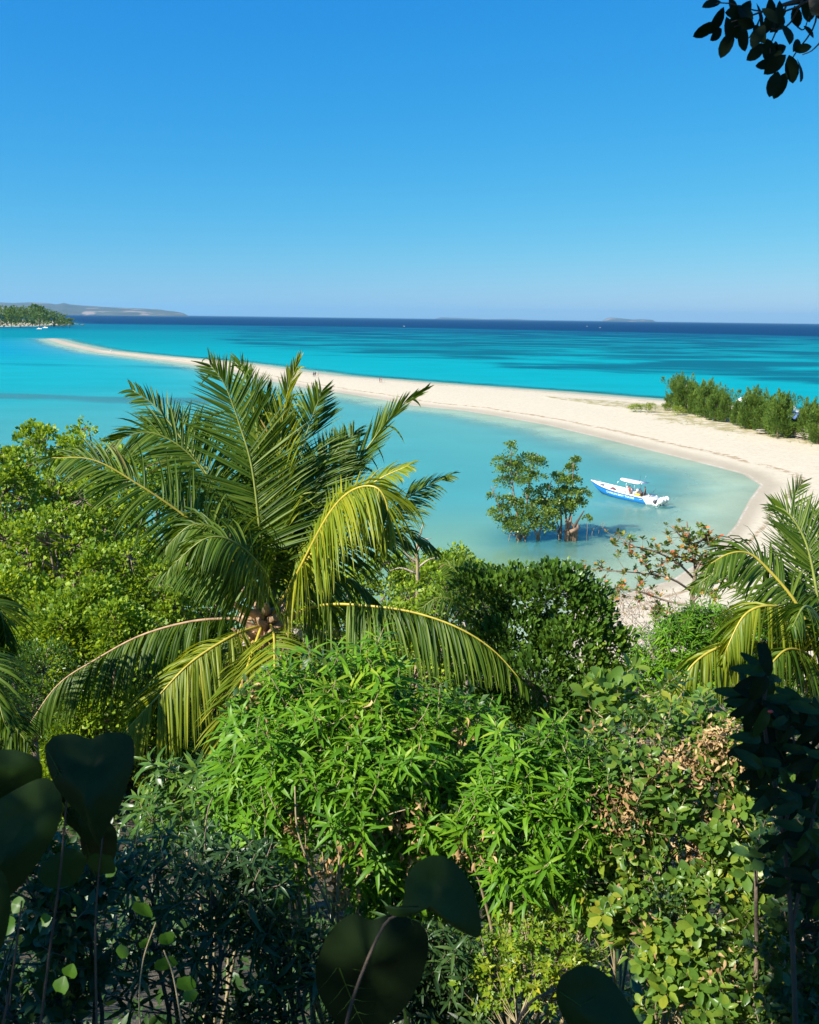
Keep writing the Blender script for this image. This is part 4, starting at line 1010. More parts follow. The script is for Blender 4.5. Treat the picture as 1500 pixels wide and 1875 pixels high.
# ---- left woodland
def build_left_trees():
    g = 'broadleaf trees on the slope left of the palm'
    def lob(cpx, cpy, Y, r, k=1.0):
        p = at(cpx, cpy, Y); return (p[0], p[1], p[2], r, r, r * k)
    spec = [
        ('leafy green tree with a narrow peaked crown, leftmost of the two tops against the bay', 44, [(75, 815, 1.1), (60, 870, 1.7), (95, 880, 1.5), (40, 930, 2.0), (90, 960, 2.0)], .16),
        ('rounded green treetop just left of the long palm fronds, against the bay', 42, [(158, 825, 1.1), (190, 850, 1.2), (150, 880, 1.6), (200, 910, 1.8), (165, 960, 2.0)], .15),
        ('green tree cut by the left edge, its top just below the water', 38, [(-30, 880, 1.6), (10, 900, 1.5), (-40, 960, 2.), (20, 990, 1.8)], .15),
        ('bright green tree behind the drooping leftmost palm frond', 33, [(250, 900, 1.2), (285, 950, 1.5), (235, 990, 1.7), (300, 1010, 1.4)], .13),
        ('broad bright green tree in the middle of the left woodland', 31, [(90, 1000, 1.5), (150, 980, 1.3), (180, 1040, 1.4), (100, 1070, 1.6), (40, 1060, 1.5)], .13),
        ('bright green tree right beside the palm crown, lower part of the woodland', 27, [(230, 1060, 1.1), (280, 1080, 1.1), (250, 1120, 1.3), (310, 1120, 1.0), (200, 1120, 1.1)], .115),
        ('yellowish green tree at the left edge, low in the woodland', 25, [(30, 1110, 1.1), (80, 1120, .9), (20, 1160, 1.1), (-30, 1130, 1.2)], .11),
        ('green tree directly behind the palm crown, seen between its fronds', 30, [(380, 1080, 1.2), (430, 1110, 1.2), (350, 1140, 1.3), (460, 1150, 1.2), (520, 1120, 1.2), (540, 1080, 1.0), (400, 1160, 1.2)], .115),
        ('green tree above the low left frond of the palm', 23, [(160, 1140, .9), (210, 1160, .8), (130, 1175, .8), (240, 1180, .8), (100, 1150, .7)], .10),
    ]
    for label, Y, L, ls in spec:
        lobes = [lob(a, b, Y + rng.uniform(-.6, .6), r, 1.0) for a, b, r in L]
        cx = np.mean([l[0] for l in lobes]); cy = np.mean([l[1] for l in lobes])
        base = (cx, cy, hill_z(cx, cy))
        tree('broadleaf_tree', label, base, lobes, 1500, 17, ls * 1.3, .30, M['broad'], 'diamond', g, .2, cam_bias=.85, skirt=1, shell=.22)
    # darker shaded trees near the left edge
    for (label, Y, L, mt) in [
        ('dark shaded tree at the left edge below the bright woodland', 19, [(20, 1240, .8), (80, 1230, .7), (60, 1290, .9), (0, 1320, .9), (120, 1260, .6)], 'glossy'),
    ]:
        lobes = [lob(a, b, Y, r) for a, b, r in L]
        cx = np.mean([l[0] for l in lobes]); cy = np.mean([l[1] for l in lobes])
        tree('broadleaf_tree', label, (cx, cy, hill_z(cx, cy)), lobes, 900, 14, .09, .2, M[mt], 'fold', g, .14)
    # trees at the bay edge right of the palm
    spec = [
        ('light green tree behind the palm crown, right of the yellow frond', 32, [(640, 1085, 1.0), (700, 1070, 1.0), (760, 1075, 1.1), (720, 1120, 1.2), (640, 1130, 1.1)], .12, 'broad'),
        ('light green rounded bush at the bay edge around the young palm', 34, [(815, 1045, .9), (850, 1065, 1.1), (800, 1085, 1.1), (880, 1090, 1.), (770, 1060, .8)], .12, 'broad'),
        ('green tree behind the lower right palm frond', 25, [(620, 1150, 1.2), (720, 1160, 1.2), (800, 1150, 1.1), (840, 1120, .9), (560, 1120, 1.)], .10, 'broad'),
    ]
    for label, Y, L, ls, mt in spec:
        lobes = [lob(a, b, Y + rng.uniform(-.5, .5), r) for a, b, r in L]
        cx = np.mean([l[0] for l in lobes]); cy = np.mean([l[1] for l in lobes])
        tree('broadleaf_tree', label, (cx, cy, hill_z(cx, cy)), lobes, 1300, 15, ls * 1.25, .26, M[mt], 'diamond', None, .12, skirt=1, cam_bias=.85, shell=.22)
    # dark glossy tree right of centre
    Y = 15.5
    lobes = [lob(a, b, Y + dy, r) for a, b, r, dy in [(870, 1075, .35, .6), (945, 1068, .28, .4), (1000, 1060, .25, .2), (1085, 1095, .28, 0), (1110, 1180, .35, -.2), (1105, 1240, .4, -.3), (1040, 1290, .5, -.9), (1120, 1300, .35, -.6), (900, 1110, .62, .5), (960, 1100, .6, .3), (1020, 1090, .55, 0), (1060, 1130, .55, 0), (940, 1180, .75, 0), (1040, 1200, .75, -.3), (980, 1260, .8, -.6), (1080, 1260, .6, -.6), (900, 1250, .6, -.4), (1000, 1330, .7, -1.0), (1080, 1330, .55, -1), (900, 1330, .6, -1)]]
    tree('glossy_leaved_tree', 'dense tree with dark glossy leaves between the palm frond and the dry sandy patch', (at(1000, 1300, Y)[0], Y + .5, hill_z(at(1000, 1300, Y)[0], Y + .5)), lobes, 3300, 11, .12, .2, M['glossy'], 'obovate', None, .12, bark='pale_bark', updir=.9, shell=.5)
    # bare pale tree rising above the bushes
    Y = 30
    b = at(765, 1060, Y); base = np.array([b[0], Y, hill_z(b[0], Y)])
    root = thing('bare_tree', base, 'bare thin tree with pale twisted twigs standing above the bushes by the water', 'tree')
    mb = MB(); mb.tube(catmull([base, b, at(762, 1010, Y), at(775, 960, Y)], 14) - base, np.linspace(.10, .02, 14), 6); mb.build('trunk', [M['twig']], root, True)
    for pts in [[(765, 1040), (785, 1025), (805, 1020)], [(766, 1030), (745, 1015), (735, 1000)], [(764, 1010), (775, 990), (790, 985)], [(768, 1000), (760, 985), (755, 972)], [(762, 1050), (735, 1040), (715, 1045)]]:
        mb = MB(); mb.tube(catmull([at(*p, Y) for p in pts], 8) - base, np.linspace(.045, .012, 8), 5); mb.build('branch', [M['pale_bark']], root, True)

# ---- sea almond on the little beach
def build_almond():
    Y = 44.0
    b = at(1272, 1128, Y); base = np.array([b[0], Y, b[2] - 0.4])
    base[2] = min(base[2], hill_z(base[0], Y) + 3)
    root = thing('sea_almond_tree', base, 'sparse sea almond with red and green leaves on bare branches above the small beach', 'tree')
    paths = []
    mb = MB()
    tr = catmull([base - [0, 0, .5], at(1268, 1100, Y), at(1274, 1040, Y), at(1262, 985, Y), at(1258, 955, Y)], 18)
    mb.tube(tr - base, np.linspace(.16, .03, 18), 7); mb.build('trunk', [M['bark']], root, True)
    limbs = [[(1270, 1085), (1230, 1060), (1180, 1050), (1120, 1045), (1060, 1040)], [(1272, 1060), (1240, 1030), (1200, 1010), (1160, 1000), (1135, 985)], [(1272, 1030), (1245, 1020), (1215, 1030)],
             [(1270, 1100), (1300, 1070), (1330, 1060)], [(1272, 1050), (1290, 1020), (1310, 1010)], [(1270, 1110), (1220, 1100), (1160, 1080), (1110, 1080)], [(1266, 1000), (1250, 985), (1240, 975)], [(1266, 1000), (1285, 990), (1296, 980)], [(1270, 1120), (1235, 1130), (1200, 1120)]]
    br = []
    for L in limbs:
        P = catmull([at(*p, Y + rng.uniform(-.5, .5)) for p in L], 12)
        q = MB(); q.tube(P - base, np.linspace(.07, .02, 12), 5); q.build('branch', [M['bark']], root, True); br.append(P)
    # leaf rosettes along the limbs
    pts = np.vstack([p[4:] for p in br] )
    C = pts[rng.integers(0, len(pts), 250)] + rng.normal(size=(250, 3)) * [.5, .5, .33]
    C = np.vstack([C, [at(1060 + rng.uniform(-8, 8), 1040 + rng.uniform(-6, 6), Y) for _ in range(4)], [at(1068, 1028, Y), at(1066, 1050, Y)]])
    D0 = nrm(rng.normal(size=C.shape) * .4 + [0, 0, 1])
    P, D, Nh, S = whorl_leaves(C, D0, 8, .27, 1, .08, .5)
    me = leaves_mesh('foliage', LT['obovate'], P - base, frames(D, Nh), S, M['almond']); f = link('foliage', me, root); f['kind'] = 'stuff'
    tw = MB()
    for c in C:
        j = np.argmin(np.linalg.norm(pts - c, axis=1)); tw.tube(catmull([pts[j], (pts[j] + c) / 2 + rng.normal(size=3) * .05, c], 4) - base, [.02, .016, .012, .008], 4)
    f = tw.build('twigs', [M['bark']], root); f['kind'] = 'stuff'
    # leafless brushwood on the sand
    tw = MB(); lp = []
    Yb = 50.0
    for i in range(150):
        px = rng.uniform(1100, 1250); py = rng.uniform(1080, 1200)
        Y2 = 52 - (py - 1080) / 120 * 8
        a = at(px, py, Y2); a[2] = max(a[2] - .5, hill_z(a[0], a[1]) - .1)
        d = nrm(np.array([rng.normal() * .8, rng.normal() * .5, 1.0])) * rng.uniform(.5, 1.5)
        P = catmull([a, a + d * .5 + rng.normal(size=3) * .15, a + d + rng.normal(size=3) * .25], 6)
        tw.tube(P, np.linspace(.025, .010, 6), 4)
        for k in range(3):
            s_ = P[rng.integers(2, 6)]; e = s_ + rng.normal(size=3) * .35
            tw.tube(np.array([s_, (s_ + e) / 2 + rng.normal(size=3) * .05, e]), [.014, .010, .007], 3); lp.append(e)
    o = tw.build('brushwood', [M['pale_bark']]); tag(o, kind='stuff')
    lp = np.array(lp); lp = lp[rng.random(len(lp)) < .6]
    me = leaves_mesh('brushwood_leaves', LT['fold'], lp, frames(nrm(rng.normal(size=lp.shape)), nrm(rng.normal(size=lp.shape) + [0, 0, 1])), rng.uniform(.12, .22, len(lp)), M['almond'])
    f = link('brushwood_leaves', me, o); f['kind'] = 'stuff'

# ---- casuarinas on the dune
def build_casuarinas():
    protos = []
    def proto(seed, H, W):
        r = np.random.default_rng(seed)
        mb = MB(); mb.tube(catmull([(0, 0, -.3), (.1, 0, H * .3), (0, .05, H * .75)], 8), np.linspace(.16, .04, 8), 6)
        tr = mesh_np('trunk', np.vstack(mb.V), np.vstack(mb.T), M['bark'])
        Ps = []; Ds = []; Ss = []
        npl = 100
        for i in range(npl):
            an = r.uniform(0, 6.28); h = r.uniform(.0, .80) * H; rad = W * (1 - (h / H) ** 1.6) * math.sqrt(r.uniform(.05, 1))
            b = np.array([rad * .45 * math.cos(an), rad * .45 * math.sin(an), h * 0.8])
            d = nrm(np.array([math.cos(an) * .75, math.sin(an) * .75, r.uniform(.7, 1.6)]))
            Lp = r.uniform(.9, 1.9) * (1 - .25 * h / H)
            if i < 16: b = np.array([r.normal() * .75, r.normal() * .75, H * r.uniform(.5, .8)]); d = nrm([r.normal() * .2, r.normal() * .2, 1]); Lp = H * r.uniform(.12, .30)
            m_ = 95
            u = r.random(m_) ** .8
            wig = (0.30 * (1 - u) ** .6 * np.minimum(1, u * 5 + .3))[:, None]
            p = b + d * (u * Lp)[:, None] + r.normal(size=(m_, 3)) * wig
            dd = nrm(d + r.normal(size=(m_, 3)) * .35 + [0, 0, .25])
            Ps.append(p); Ds.append(dd); Ss.append(r.uniform(.22, .5, m_))
        P = np.vstack(Ps); D = np.vstack(Ds); S = np.concatenate(Ss)
        tm = (np.array([(-.11, 0.1, 0), (.11, 0.1, 0), (0, 1, 0)], float), np.array([(0, 1, 2)]))
        cr = leaves_mesh('crown', tm, P, frames(D, nrm(r.normal(size=P.shape))), S, M['needle'])
        return tr, cr
    pr = [proto(31, 7.0, 2.1), proto(32, 6.6, 2.4), proto(33, 7.4, 1.9)]
    g = 'casuarina trees along the dune'
    spots = [  # px, py of the foot, height px, description
        (1236, 752, 62, 'leftmost casuarina of the dune row, ragged side branches towards the water'),
        (1253, 757, 62, 'tall casuarina second from the left end of the row'),
        (1272, 760, 60, 'casuarina third from the left end of the row'),
        (1291, 766, 62, 'casuarina fourth from the left, above the shaded table'),
        (1309, 771, 62, 'casuarina fifth from the left, right of the shaded table'),
        (1328, 774, 60, 'casuarina at the right end of the first clump, beside the white parasol'),
        (1375, 787, 66, 'casuarina at the left end of the second clump'),
        (1394, 790, 66, 'casuarina near the left of the second clump with pale stem showing'),
        (1412, 795, 68, 'casuarina in the middle of the second clump'),
        (1424, 802, 72, 'casuarina with clearly visible bare trunk in front of the second clump'),
        (1437, 784, 56, 'short casuarina at the right end of the second clump'),
        (1474, 806, 66, 'casuarina left of the wooden deck rail, beside the blue sunshade'),
        (1497, 814, 72, 'casuarina at the right edge of the photo above the wooden rail'),
        (1475, 790, 58, 'rear casuarina at the right edge, behind the wooden rail'),
        (1350, 781, 42, 'short casuarina in the gap below the white parasol'),
        (1363, 786, 48, 'small casuarina joining the gap to the second clump'),
        (1453, 799, 44, 'short casuarina below the blue sunshade'),
        (1530, 826, 80, None), (1565, 822, 76, None),
    ]
    for i, (px, py, hp, label) in enumerate(spots):
        p = on(px, py, .5); p[2] = sand_z(p[:2])[0]
        D_ = p[1]; h = hp / F * D_ * 1.0
        tr, cr = pr[i % 3]
        root = thing('casuarina_tree', p, label or ('casuarina just outside the right edge' if px == 1530 else 'casuarina farther outside the right edge'), 'tree', g, rng.uniform(0, 6.28))
        link('trunk', tr, root); link('crown', cr, root)
        s_ = h / 7.0 * (1.08 + .16 * math.sin(i * 2.3))
        root.scale = (s_ * 1.25, s_ * 1.25, s_)
    # low dune bushes
    def bush(px, py, wpx, hpx, label):
        p = on(px, py, .5); p[2] = sand_z(p[:2])[0]
        w = wpx / F * p[1] / 2; h = hpx / F * p[1]
        lobes = [(p[0] + rng.uniform(-.6, .6) * w, p[1] + rng.uniform(-.5, .5), p[2] + h * rng.uniform(.3, .5), w * rng.uniform(.45, .6), w * .45, h * rng.uniform(.45, .6)) for _ in range(4)]
        tree('dune_bush', label, p, lobes, 130, 9, .42, .35, M['dunebush'], 'narrow_far', 'low bushes on the dune', .06, cat='bush')
    bush(1162, 755, 34, 13, 'wider yellow green bush on the dune left of the casuarinas')
    bush(1186, 756, 26, 16, 'taller yellow green bush on the dune, second from the left')
    bush(1219, 752, 14, 11, 'small yellow green bush by the foot of the first casuarina')
    bush(1240, 761, 24, 16, 'yellow green bush in front of the first casuarinas')
    # creeping dune plants
    n = 9000
    P2 = np.stack([rng.uniform(10, 110, n), rng.uniform(110, 290, n)], -1)
    da = dune_amt(P2) * (0.5 + 0.5 * vnoise(P2, .35, 40))
    P2 = P2[(rng.random(n) < da * .9) & (da > .3)]
    z = sand_z(P2)
    P = np.concatenate([P2, z[:, None]], 1)
    D = nrm(rng.normal(size=P.shape) * [.7, .7, .3] + [0, 0, .7])
    me = leaves_mesh('dune_grass', LT['narrow_far'], P, frames(D, nrm(rng.normal(size=P.shape))), rng.uniform(.25, .6, len(P)), M['dunebush'])
    tag(link('dune_grass', me), kind='stuff')

# ---- beach furniture below the trees
def build_beach_things():
    wood = plain('weathered_wood', (0.30, 0.26, 0.21), .9, .3, 3, .3)
    white = plain('white_cloth', (0.80, 0.80, 0.80), .8, .05, 2)
    blue = plain('blue_cloth', (0.12, 0.22, 0.55), .8, .1, 2)
    def place(px, py, z=.5):
        p = on(px, py, z); p[2] = sand_z(p[:2])[0]; return p
    # parasols
    for px, py, label in [(1357, 760, 'white beach parasol showing between the two casuarina clumps'), (1415, 768, 'white parasol behind the treetops of the second clump, left one'), (1435, 770, 'white parasol at the right end of the second clump'), (1443, 775, 'small white parasol nearest the open water gap')]:
        p = place(px, py)
        root = thing('beach_parasol', p, label, 'parasol', 'white parasols behind the casuarinas')
        H = 3.6
        mb = MB(); mb.tube([(0, 0, 0), (0, 0, H)], .05, 6); mb.build('pole', [wood], root)
        mb = MB(); an = np.arange(8) * math.pi / 4
        ring = np.stack([1.3 * np.cos(an), 1.3 * np.sin(an), np.full(8, H - .5)], -1)
        V = np.vstack([ring, [(0, 0, H + .3)], ring - [0, 0, .18]])
        T = [(i, (i + 1) % 8, 8) for i in range(8)] + [(i, 9 + i, 9 + (i + 1) % 8) for i in range(8)] + [(i, 9 + (i + 1) % 8, (i + 1) % 8) for i in range(8)]
        mb.add(V, T); mb.build('canopy', [white], root)
    # blue sunshade
    p = place(1458, 786)
    root = thing('sunshade', p, 'blue and white cloth sunshade seen in the gap before the last casuarinas', 'sunshade')
    for sx in (-1, 1):
        for sy in (-1, 1):
            mb = MB(); mb.tube([(sx * 1.8, sy * 1.2, 0), (sx * 1.8, sy * 1.2, 2.2)], .05, 6); mb.build('post', [wood], root)
    mb = MB(); mb.add([(-2, -1.4, 2.0), (2, -1.4, 2.0), (2, 1.4, 2.9), (-2, 1.4, 2.9), (-2, -1.4, 1.94), (2, -1.4, 1.94), (2, 1.4, 2.84), (-2, 1.4, 2.84)], [(0, 1, 2), (0, 2, 3), (4, 6, 5), (4, 7, 6), (0, 4, 5), (0, 5, 1), (2, 6, 7), (2, 7, 3), (1, 5, 6), (1, 6, 2), (0, 3, 7), (0, 7, 4)]); mb.build('awning', [blue], root)
    mb = MB(); mb.box((0, 1.5, 2.98), (4.1, .25, .5)); mb.build('valance', [white], root)
    # tables with benches
    for px, py, label, rz in [(1292, 763, 'wooden table under the first casuarina clump, left of the blue post', .2), (1308, 768, 'pale topped table under the middle of the first clump', .1), (1345, 775, 'low wooden table in the shade between the two clumps', -.1), (1396, 795, 'wooden table under the second clump', .1), (1420, 790, 'wooden table behind the bare trunk of the second clump', 0)]:
        p = place(px, py)
        root = thing('picnic_table', p, label, 'table', 'wooden tables in the casuarina shade', rz)
        for k in range(4):
            mb = MB(); mb.box((0, -.34 + k * .23, .76), (2.2, .2, .05)); mb.build('table_plank', [wood], root)
        for sy in (-1, 1):
            mb = MB(); mb.box((0, sy * .85, .45), (2.2, .28, .05)); mb.build('bench', [wood], root)
        for sx in (-1, 1):
            mb = MB(); mb.box((sx * .8, 0, .37), (.1, 1.5, .08)); mb.box((sx * .8, -.4, .37), (.09, .09, .74)); mb.box((sx * .8, .4, .37), (.09, .09, .74)); mb.build('leg_frame', [wood], root)
    # blue post
    p = place(1306, 772)
    o = MB().tube([(0, 0, 0), (0, 0, 1.6)], [.1, .09], 8).box((0, 0, 1.65), (.24, .24, .1)).build('marker_post', [plain('post_blue', (.25, .4, .6), .6)]); o.location = tuple(p); tag(o, 'pale blue post standing on the sand before the shaded tables', 'post')
    # wooden stall / deck with rails at right
    a = place(1437, 800); b = place(1497, 812)
    root = thing('wooden_shelter', a, 'low weathered wooden boarded shelter on the sand at the right edge', 'shelter')
    v = b - a; L = float(np.linalg.norm(v[:2])); ang = math.atan2(v[1], v[0]); root.rotation_euler = (0, 0, ang)
    for k in range(6):
        for sy in (0, 3.0):
            mb = MB(); mb.box((L * k / 5, sy, .95), (.14, .14, 1.9)); mb.build('post', [wood], root)
    for z_, w in ((.55, .24), (.85, .24), (1.15, .24), (1.8, .16)):
        mb = MB(); mb.box((L / 2, -.1, z_), (L, .05, w)); mb.build('board', [wood], root)
    for k in range(7):
        mb = MB(); mb.box((L / 2, .1 + k * .47, 1.97), (L + .5, .40, .05)); mb.build('roof_board', [wood], root)
    for k in range(5):
        mb = MB(); mb.box((L / 2, .3 + k * .6, .12), (L, .54, .06)); mb.build('floor_board', [wood], root)

# ---- mangroves in the bay
def build_mangroves():
    def mangrove(label, Y, stems, lobes_px, clumps, size=.20):
        b = at(stems[0][0][0], stems[0][0][1], Y); base = np.array([b[0], b[1], 0])
        root = thing('mangrove_tree', base, label, 'mangrove', 'mangroves standing in the bay')
        allp = []
        for st in stems:
            P = catmull([at(p[0], p[1], Y + (p[2] if len(p) > 2 else 0)) for p in st], 12)
            P[0, 2] = min(P[0, 2], -.3)
            r0 = .14 if len(st) > 3 else .09
            mb = MB(); mb.tube(P - base, np.linspace(r0 * .8, r0 * .25, 12), 6); mb.build('trunk', [M['bark']], root, True); allp.append(P)
        # prop roots
        for k in range(9):
            an = rng.uniform(0, 6.28); r = rng.uniform(.5, 1.3)
            s_ = np.array([rng.uniform(-.8, .8), 0, rng.uniform(.5, 1.1)]); e = s_ + [r * math.cos(an), r * math.sin(an), 0]; e[2] = -.3
            mb = MB(); mb.tube(catmull([s_, (s_ + e) / 2 + [0, 0, .35], e], 8), np.linspace(.06, .035, 8), 5); mb.build('prop_root', [M['bark']], root, True)
        lobes = [(*at(a, b_, Y + rng.uniform(-.8, .8)), r, r, r * .8) for a, b_, r in lobes_px]
        me, C = leafy_crown(LT['diamond'], lobes, int(clumps * 1.2), 15, size, .38, M['mangrove'], origin=base, shell=.8, cam_bias=.2)
        link('crown', me, root)
        allp = np.vstack(allp); tw = MB()
        for c in C[::3]:
            j = np.argmin(np.linalg.norm(allp - c, axis=1)); tw.tube(branch_paths(allp[j], [c], .1, 4)[0] - base, [.035, .028, .02, .01], 4)
        f = tw.build('branches', [M['bark']], root); f['kind'] = 'stuff'
    Y = 79.0
    mangrove('large leafy mangrove standing in the shallow bay, tallest of the group', Y,
             [[(953, 978), (945, 930), (938, 880), (935, 815)], [(986, 984), (975, 960), (965, 920), (975, 860), (985, 830)], [(960, 976), (985, 950), (1000, 910), (1010, 880)], [(986, 984), (992, 960), (1000, 940), (1005, 920)], [(950, 976), (930, 955), (915, 930), (900, 890)]],
             [(934, 818, .45), (932, 835, .6), (915, 850, .6), (940, 860, .9), (965, 845, .8), (985, 850, .7), (925, 885, .8), (955, 885, .8), (985, 875, .6), (903, 912, .55), (915, 940, .9), (945, 930, .9), (975, 910, .9), (1000, 900, .7), (960, 955, 1.0), (990, 945, 1.0), (1000, 965, .7), (940, 962, .7), (930, 920, .7), (1010, 925, .6), (920, 865, .5), (960, 870, .8), (975, 960, .7), (950, 970, .6), (1012, 945, .6), (935, 968, .6), (965, 970, .7), (1000, 972, .5), (915, 958, .6), (985, 930, .9), (965, 930, 1.0)], 1500)
    mangrove('slimmer mangrove with bare stems right of the large one, beside the boat', Y + 1,
             [[(1027, 975), (1028, 950), (1025, 920), (1022, 880)], [(1040, 972), (1045, 940), (1048, 900), (1050, 850)], [(1038, 972), (1036, 930), (1040, 890), (1042, 870)], [(1027, 975), (1018, 950), (1012, 930)]],
             [(1055, 848, .45), (1045, 860, .4), (1022, 875, .5), (1035, 885, .6), (1052, 880, .5), (1030, 905, .7), (1050, 905, .6), (1068, 905, .5), (1018, 920, .6), (1040, 925, .6), (1062, 922, .5), (1015, 940, .5), (1040, 940, .4), (1030, 930, .5)], 620)
    # broken trunk
    b = at(1046, 974, Y); base = np.array([b[0], b[1], 0])
    root = thing('broken_trunk', base, 'broken dead tree trunk with splintered dark top beside the slim mangrove', 'dead tree')
    for i, (pts, r0, r1) in enumerate([([(1040, 976), (1044, 958), (1047, 945)], .2, .05), ([(1046, 974), (1056, 957), (1070, 935)], .17, .05), ([(1050, 976), (1051, 966), (1045, 955)], .18, .07), ([(1037, 976), (1038, 962), (1041, 947)], .15, .04), ([(1054, 976), (1058, 966), (1058, 960)], .2, .1)]):
        P = catmull([at(*p, Y) for p in pts], 8); P[0, 2] = -.3
        mb = MB(); mb.tube(P - base, np.linspace(r0, r1, 8) * (1 + .15 * np.sin(np.arange(8) * 2.1)), 7); mb.build('splinter', [M['dark_bark'] if i == 1 else M['stump']], root, True)
    mb = MB(); mb.tube(np.array([at(1044, 974, Y - .5), at(1058, 968, Y - .4)]) - base, [.2, .17], 9); mb.build('log_stub', [M['stump']], root, True)
    # twigs in water
    b = at(1090, 980, Y + 1); base = np.array([b[0], b[1], 0])
    root = thing('dead_branch', base, 'thin bare branches sticking out of the water right of the mangroves', 'branch')
    for pts in [[(1084, 982), (1086, 970), (1094, 962)], [(1096, 978), (1098, 968), (1103, 958), (1106, 955)], [(1098, 968), (1104, 966), (1108, 958)], [(1086, 972), (1082, 966)]]:
        P = np.array([at(*p, Y + 1) for p in pts]); P = catmull(P, 6) if len(P) > 2 else P
        mb = MB(); mb.tube(P - base, np.linspace(.035, .02, len(P)), 4); mb.build('twig', [M['bark']], root)
    # lone sprig
    b = at(1075, 968, Y); base = np.array([b[0], b[1], 0])
    root = thing('mangrove_sapling', base, 'little mangrove sapling right of the broken trunk', 'mangrove')
    mb = MB(); mb.tube(np.array([[0, 0, -.3], [.05, 0, 1.0], [0, 0, 1.8]]), [.03, .025, .015], 5); mb.build('stem', [M['bark']], root)
    c = at(1075, 952, Y) - base
    me, _ = leafy_crown(LT['diamond'], [(*c, .38, .38, .38)], 26, 9, .17, .15, M['mangrove']); link('crown', me, root)

# ---- people
def person(pos, rz, h, shirt, pants, skin, hair, pose, label, group=None, name='person'):
    root = thing(name, pos, label, 'person', group, rz)
    s = h / 1.72
    if pose == 'stand' or pose == 'walk':
        w = .22 if pose == 'walk' else .02
        J = {'pelvis': (0, 0, .93), 'chest': (0, 0, 1.28), 'neck': (0, 0, 1.46), 'head': (.02, 0, 1.56), 'crown': (.02, 0, 1.66),
             'hl': (0, .09, .88), 'kl': (w * .7, .10, .48), 'fl': (w, .10, .05), 'tl': (w + .14, .11, .03),
             'hr': (0, -.09, .88), 'kr': (-w * .3, -.10, .48), 'fr': (-w, -.10, .07), 'tr': (-w + .13, -.11, .03),
             'sl': (0, .18, 1.40), 'el': (-.03, .24, 1.12), 'wl': (.08, .25, .88), 'ml': (.10, .25, .79),
             'sr': (0, -.18, 1.40), 'er': (.03, -.24, 1.12), 'wr': (.14, -.22, .92), 'mr': (.17, -.22, .84)}
    else:   # sitting
        J = {'pelvis': (0, 0, .48), 'chest': (.03, 0, .84), 'neck': (.06, 0, 1.0), 'head': (.10, 0, 1.1), 'crown': (.10, 0, 1.2),
             'hl': (.04, .10, .46), 'kl': (.44, .13, .50), 'fl': (.44, .13, .06), 'tl': (.58, .13, .03),
             'hr': (.04, -.10, .46), 'kr': (.44, -.13, .50), 'fr': (.44, -.13, .06), 'tr': (.58, -.13, .03),
             'sl': (.03, .19, .95), 'el': (.12, .25, .70), 'wl': (.36, .18, .58), 'ml': (.42, .16, .55),
             'sr': (.03, -.19, .95), 'er': (.12, -.25, .70), 'wr': (.36, -.18, .58), 'mr': (.42, -.16, .55)}
    R = {'pelvis': .135, 'chest': .15, 'neck': .06, 'head': .085, 'crown': .09, 'hl': .10, 'kl': .062, 'fl': .045, 'tl': .035, 'hr': .10, 'kr': .062, 'fr': .045, 'tr': .035,
         'sl': .065, 'el': .045, 'wl': .032, 'ml': .035, 'sr': .065, 'er': .045, 'wr': .032, 'mr': .035}
    E = [('pelvis', 'chest'), ('chest', 'neck'), ('neck', 'head'), ('head', 'crown'), ('pelvis', 'hl'), ('hl', 'kl'), ('kl', 'fl'), ('fl', 'tl'), ('pelvis', 'hr'), ('hr', 'kr'), ('kr', 'fr'), ('fr', 'tr'),
         ('chest', 'sl'), ('sl', 'el'), ('el', 'wl'), ('wl', 'ml'), ('chest', 'sr'), ('sr', 'er'), ('er', 'wr'), ('wr', 'mr')]
    ks = list(J); ix = {k: i for i, k in enumerate(ks)}
    me = bpy.data.meshes.new('tmp'); me.from_pydata([tuple(np.array(J[k]) * s) for k in ks], [(ix[a], ix[b]) for a, b in E], [])
    t = bpy.data.objects.new('tmp', me); COL.objects.link(t)
    md = t.modifiers.new('s', 'SKIN')
    for k in ks:
        me.skin_vertices[0].data[ix[k]].radius = (R[k] * s, R[k] * s * (1.15 if k in ('pelvis', 'chest') else 1))
    me.skin_vertices[0].data[ix['pelvis']].use_root = True
    t.modifiers.new('d', 'SUBSURF').levels = 1
    dg = bpy.context.evaluated_depsgraph_get(); ev = t.evaluated_get(dg)
    bm_ = bpy.data.meshes.new_from_object(ev)
    bpy.data.objects.remove(t)
    for mt in (skin, shirt, pants): bm_.materials.append(mt)
    zn = J['neck'][2] * s; zp = J['pelvis'][2] * s
    for p in bm_.polygons:
        c = p.center; i = 0; p.use_smooth = True
        if pose != 'sit':
            if c.z < zn - .03 and c.z > zp - .02 and abs(c.y) < .21 * s: i = 1
            elif zp - .02 >= c.z > .55 * s and abs(c.y) < .19 * s: i = 2
        else:
            if c.z < zn - .03 and c.z > zp + .05 and c.x < .22 * s: i = 1
            elif c.z > .38 * s and c.z <= zp + .1 and c.x < .5 * s: i = 2
        p.material_index = i
    bm_.name = 'body'
    link('body', bm_, root)
    hd = np.array(J['crown']) * s
    mb = MB(); mb.ball(hd + [-.015 * s, 0, .035 * s], (.105 * s, .095 * s, .075 * s), su=10, sv=6); mb.build('hair', [hair], root, True)
    return root

